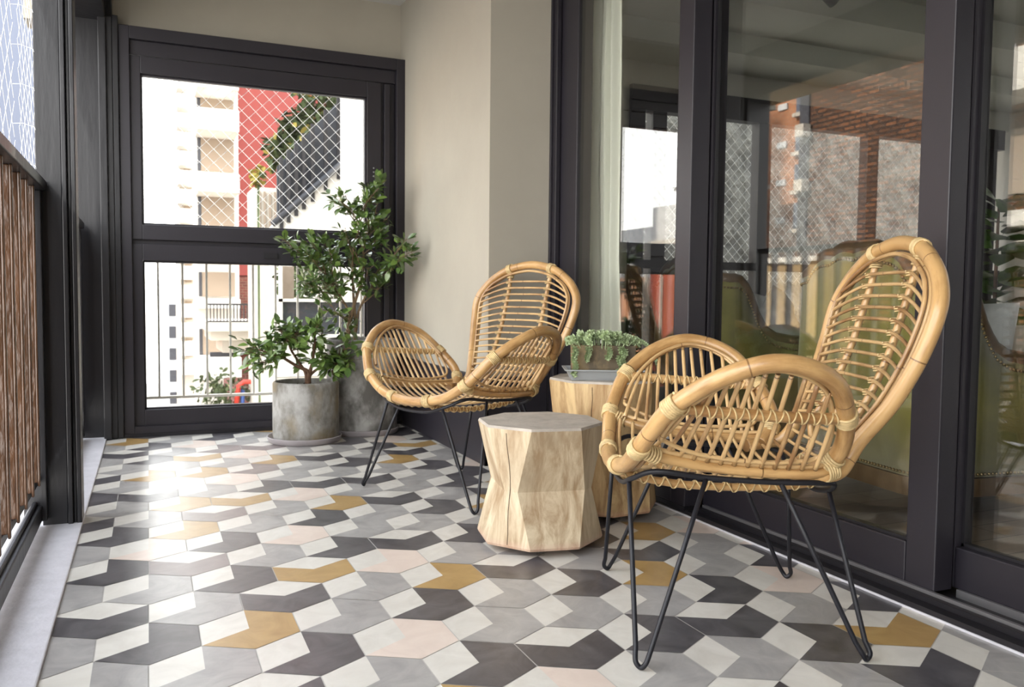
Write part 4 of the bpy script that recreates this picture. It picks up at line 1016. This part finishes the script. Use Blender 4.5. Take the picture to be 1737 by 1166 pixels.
# white corner of the stone building at the right of the pane, and the stone wall seen through the living room
m = MB(); m.box((1.66,7.5,GZ),(3.5,7.9,9)); tag(m.build('render_wall', M['pwhite']), 'white rendered wall edge at the far right of the end window', 'wall')
m = MB(); m.box((3.5,7.5,GZ),(13,8.2,9)); tag(m.build('stone_wall', M['stone']), 'rough grey stone wall outside the living room window, seen through the glass doors', 'wall')
# lower pane: terrace balcony, cornice, white panel, dark fence with white frame
Y = 14.0
parts_ = [('wall',(px(400,0,Y).x,Y,GZ),(px(470,0,Y).x,Y+3,px(0,600,Y).z),'brickred'),
 ('balcony_slab',(px(345,0,13.2).x,13.2,px(0,565,13.2).z),(px(470,0,13.2).x,15,px(0,548,13.2).z),'pwhite2'),
 ('cornice',(px(352,0,13.4).x,13.4,px(0,582,13.4).z),(px(470,0,13.4).x,15,px(0,565,13.4).z),'pwhite2'),
 ('corbel',(px(372,0,13.7).x,13.7,px(0,605,13.7).z),(px(465,0,13.7).x,15,px(0,582,13.7).z),'pwhite2'),
 ('white_panel',(px(330,0,13.1).x,13.1,px(0,652,13.1).z),(px(405,0,13.1).x,13.4,px(0,615,13.1).z),'pwhite'),
 ('dark_opening',(px(350,0,13.95).x,13.95,px(0,615,13.9).z),(px(398,0,13.95).x,14,px(0,604,13.9).z),'dkwin')]
for k in range(22):
    u = 345+k*5.8; a = px(u,0,13.25).x; parts_.append(('baluster',(a,13.25,px(0,549,13.25).z),(a+.015,13.27,px(0,514,13.25).z),'frame2'))
for v in (514,546): parts_.append(('handrail',(px(345,0,13.25).x,13.23,px(0,v+2,13.25).z),(px(472,0,13.25).x,13.28,px(0,v-1,13.25).z),'frame2'))
bld('balcony', 'neighbouring balcony with black railing and stone cornice in the lower pane of the end window', parts_, 'balcony')
Y = 7.2
parts_ = [('fence_panel',(px(474,0,Y).x,Y,px(0,572,Y).z),(px(640,0,Y).x,Y+.06,px(0,508,Y).z),'fence'),
 ('white_frame',(px(472,0,Y).x,Y-.03,px(0,509,Y).z),(px(640,0,Y).x,Y+.08,px(0,503,Y).z),'pwhite'),
 ('white_frame',(px(472,0,Y).x,Y-.03,px(0,572,Y).z),(px(476,0,Y).x,Y+.08,px(0,440,Y).z),'pwhite'),
 ('shaded_window',(px(478,0,Y).x,Y+.1,px(0,503,Y).z),(px(500,0,Y).x,Y+.14,px(0,440,Y).z),'shut'),
 ('lower_wall',(px(474,0,Y).x,Y+.3,px(0,660,Y).z),(px(640,0,Y).x,Y+.6,px(0,580,Y).z),'pwhite'),
 ('lower_wall',(px(474,0,Y).x,Y+.3,GZ),(px(640,0,Y).x,Y+.6,px(0,661,Y).z),'pwhite2')]
bld('terrace_fence', 'dark fence panel with white frame behind the potted tree in the lower pane', parts_, 'fence')
p = px(525,478,8.4); bush('climbing_shrub', 'foliage behind the potted tree trunk in the lower pane of the end window', p, (.35,.3,.22), 300, ['ivy'], 5)
p = px(372,668,12.6); bush('garden_shrub', 'green shrub at the bottom of the lower pane left of the red swing', p, (.35,.3,.35), 260, ['ivy'], 6)
p = px(450,672,12.6); bush('garden_shrub', 'green shrub at the bottom of the lower pane right of the red swing', p, (.4,.3,.28), 260, ['ivy'], 8)
sw = empty('swing_frame', px(415,690,12.5), label='red and blue tubular swing frame at the bottom of the lower pane', cat='swing')
def S_(o): o.location = -sw.location; return o
m = MB(); m.tube([px(399,700,12.5),px(405,655,12.5),px(414,648,12.5),px(428,648,12.5),px(436,656,12.5),px(442,700,12.5)], .035, 8); S_(m.build('red_tube', M['redp'], sw))
m = MB(); m.tube([px(411,700,12.55),px(412,658,12.55)], .03, 8); S_(m.build('blue_tube', M['bluep'], sw))
m = MB(); m.tube([px(336,700,12.5),px(350,650,12.5),px(356,690,12.5)], .025, 8); tag(m.build('white_pipe_frame', M['pwhite']), 'white bent pipe frame at the lower left of the lower pane', 'pipe frame')

# ------------------------------------------------------------------ outside: across the street on the left (what the doors mirror)
XB = -12.0
def mz(u, v, X=XB, xg=1.966):
    d = ray(u, v); t = (2*xg-X)/d.x; return Vector((X, d.y*t, CAMH+d.z*t))
ya, yb_, yc = 17.35, 19.6, 19.6
parts_ = [('wall',(XB-3,ya,GZ),(XB,yc,12),'orange')]
for k, z in enumerate([2.9+1.02*j for j in range(6)]):
    parts_.append(('small_window',(XB,18.15,z),(XB+.05,18.5,z+.16),'skylineA'))
    parts_.append(('balcony',(XB,19.25,z+.1),(XB+.7,19.6,z+.55),'pwhite'))
    parts_.append(('window',(XB,17.45,z-.2),(XB+.04,17.8,z+.5),'bluegrey'))
    parts_.append(('window_ledge',(XB,17.42,z-.3),(XB+.15,17.83,z-.2),'pwhite2'))
bld('apartment_building', 'orange brick tower with small windows, mirrored in the middle glass door', parts_)
parts_ = [('wall',(XB-3,13.35,GZ),(XB+.3,17.34,12),'brown'), ('dark_strip',(XB+.3,16.98,2.2),(XB+.36,17.3,12),'dkwin')]
for z in (3.6,5.0,6.4): parts_.append(('air_conditioner',(XB+.36,16.9,z),(XB+.6,17.2,z+.3),'pwhite2'))
bld('apartment_building', 'brown brick apartment wall mirrored behind the nearer rattan chair', parts_)
parts_ = [('wall',(XB+.75,18.0,GZ),(XB+2.4,19.3,3.75),'beige'), ('roof_slab',(XB+.72,17.95,3.75),(XB+2.5,19.5,3.85),'pwhite2'), ('dark_window',(XB+2.4,18.5,3.0),(XB+2.42,19.1,3.4),'dkwin'), ('stair_box',(XB+1.0,18.6,3.85),(XB+2.2,19.3,4.6),'pwhite')]
bld('house', 'weathered beige house with flat roof, mirrored low in the middle glass door', parts_, 'house')
parts_ = [('wall',(XB+2.6,16.4,GZ),(XB+3.6,18.9,2.2),'terra'), ('parapet',(XB+2.6,16.4,2.2),(XB+3.7,18.9,2.3),'pwhite2')]
bld('house', 'terracotta painted low house mirrored just above the railing line', parts_, 'house')
parts_ = [('wall',(XB+2.6,13.0,GZ),(XB+3.6,16.38,1.6),'beige'), ('parapet',(XB+2.6,13.0,1.6),(XB+3.7,16.38,1.7),'pwhite2')]
bld('house', 'pale beige low house mirrored behind the back of the nearer rattan chair', parts_, 'house')
# neighbour with white balconies, mirrored in the right door
parts_ = [('wall',(XB-3,8.0,GZ),(XB,13.2,12),'brown')]
for (za, zb2) in ((4.8,5.6),(2.25,2.55),(1.95,2.1)):
    parts_.append(('balcony',(XB,8.2,za),(XB+1.1,12.85,zb2),'pwhite'))
for k in range(18): parts_.append(('baluster',(XB+1.0,8.4+.24*k,5.6),(XB+1.03,8.43+.24*k,6.35),'alu'))
parts_.append(('handrail',(XB+.98,8.2,6.3),(XB+1.05,12.85,6.36),'alu')); parts_.append(('roller_shutter',(XB,8.8,3.0),(XB+.05,12.2,4.3),'shut'))
bld('apartment_building', 'brick building with white balconies mirrored in the far right glass door', parts_)
# pale blocks far away: skyline mirrored in the left door, and the orange block below it
for k, (a, b, h_) in enumerate(((36,39,6.2),(39.2,43,7.4),(43.2,50,6.6))):
    parts_ = [('wall',(-26-2*k,a,GZ),(-22-2*k,b,h_-1.2),'skylineA')]
    bld('far_building', ('nearest pale skyline block', 'middle pale skyline block', 'farthest pale skyline block')[k]+' mirrored in the left glass door', parts_)
parts_ = [('wall',(-21.8,30,GZ),(-20,46,1.9),'orange')]
bld('far_building', 'low orange building mirrored under the bright pane in the left glass door', parts_)
# blue grey block seen through the net, upper left
parts_ = [('wall',(-14,45,GZ),(-4.55,55,30),'bluegrey')]
for k in range(12): parts_.append(('window_band',(-13.8,44.96,-1+2.4*k),(-4.8,44.999,-.2+2.4*k),'dkwin'))
bld('office_building', 'hazy blue-grey building seen through the safety net at the upper left', parts_[:1])
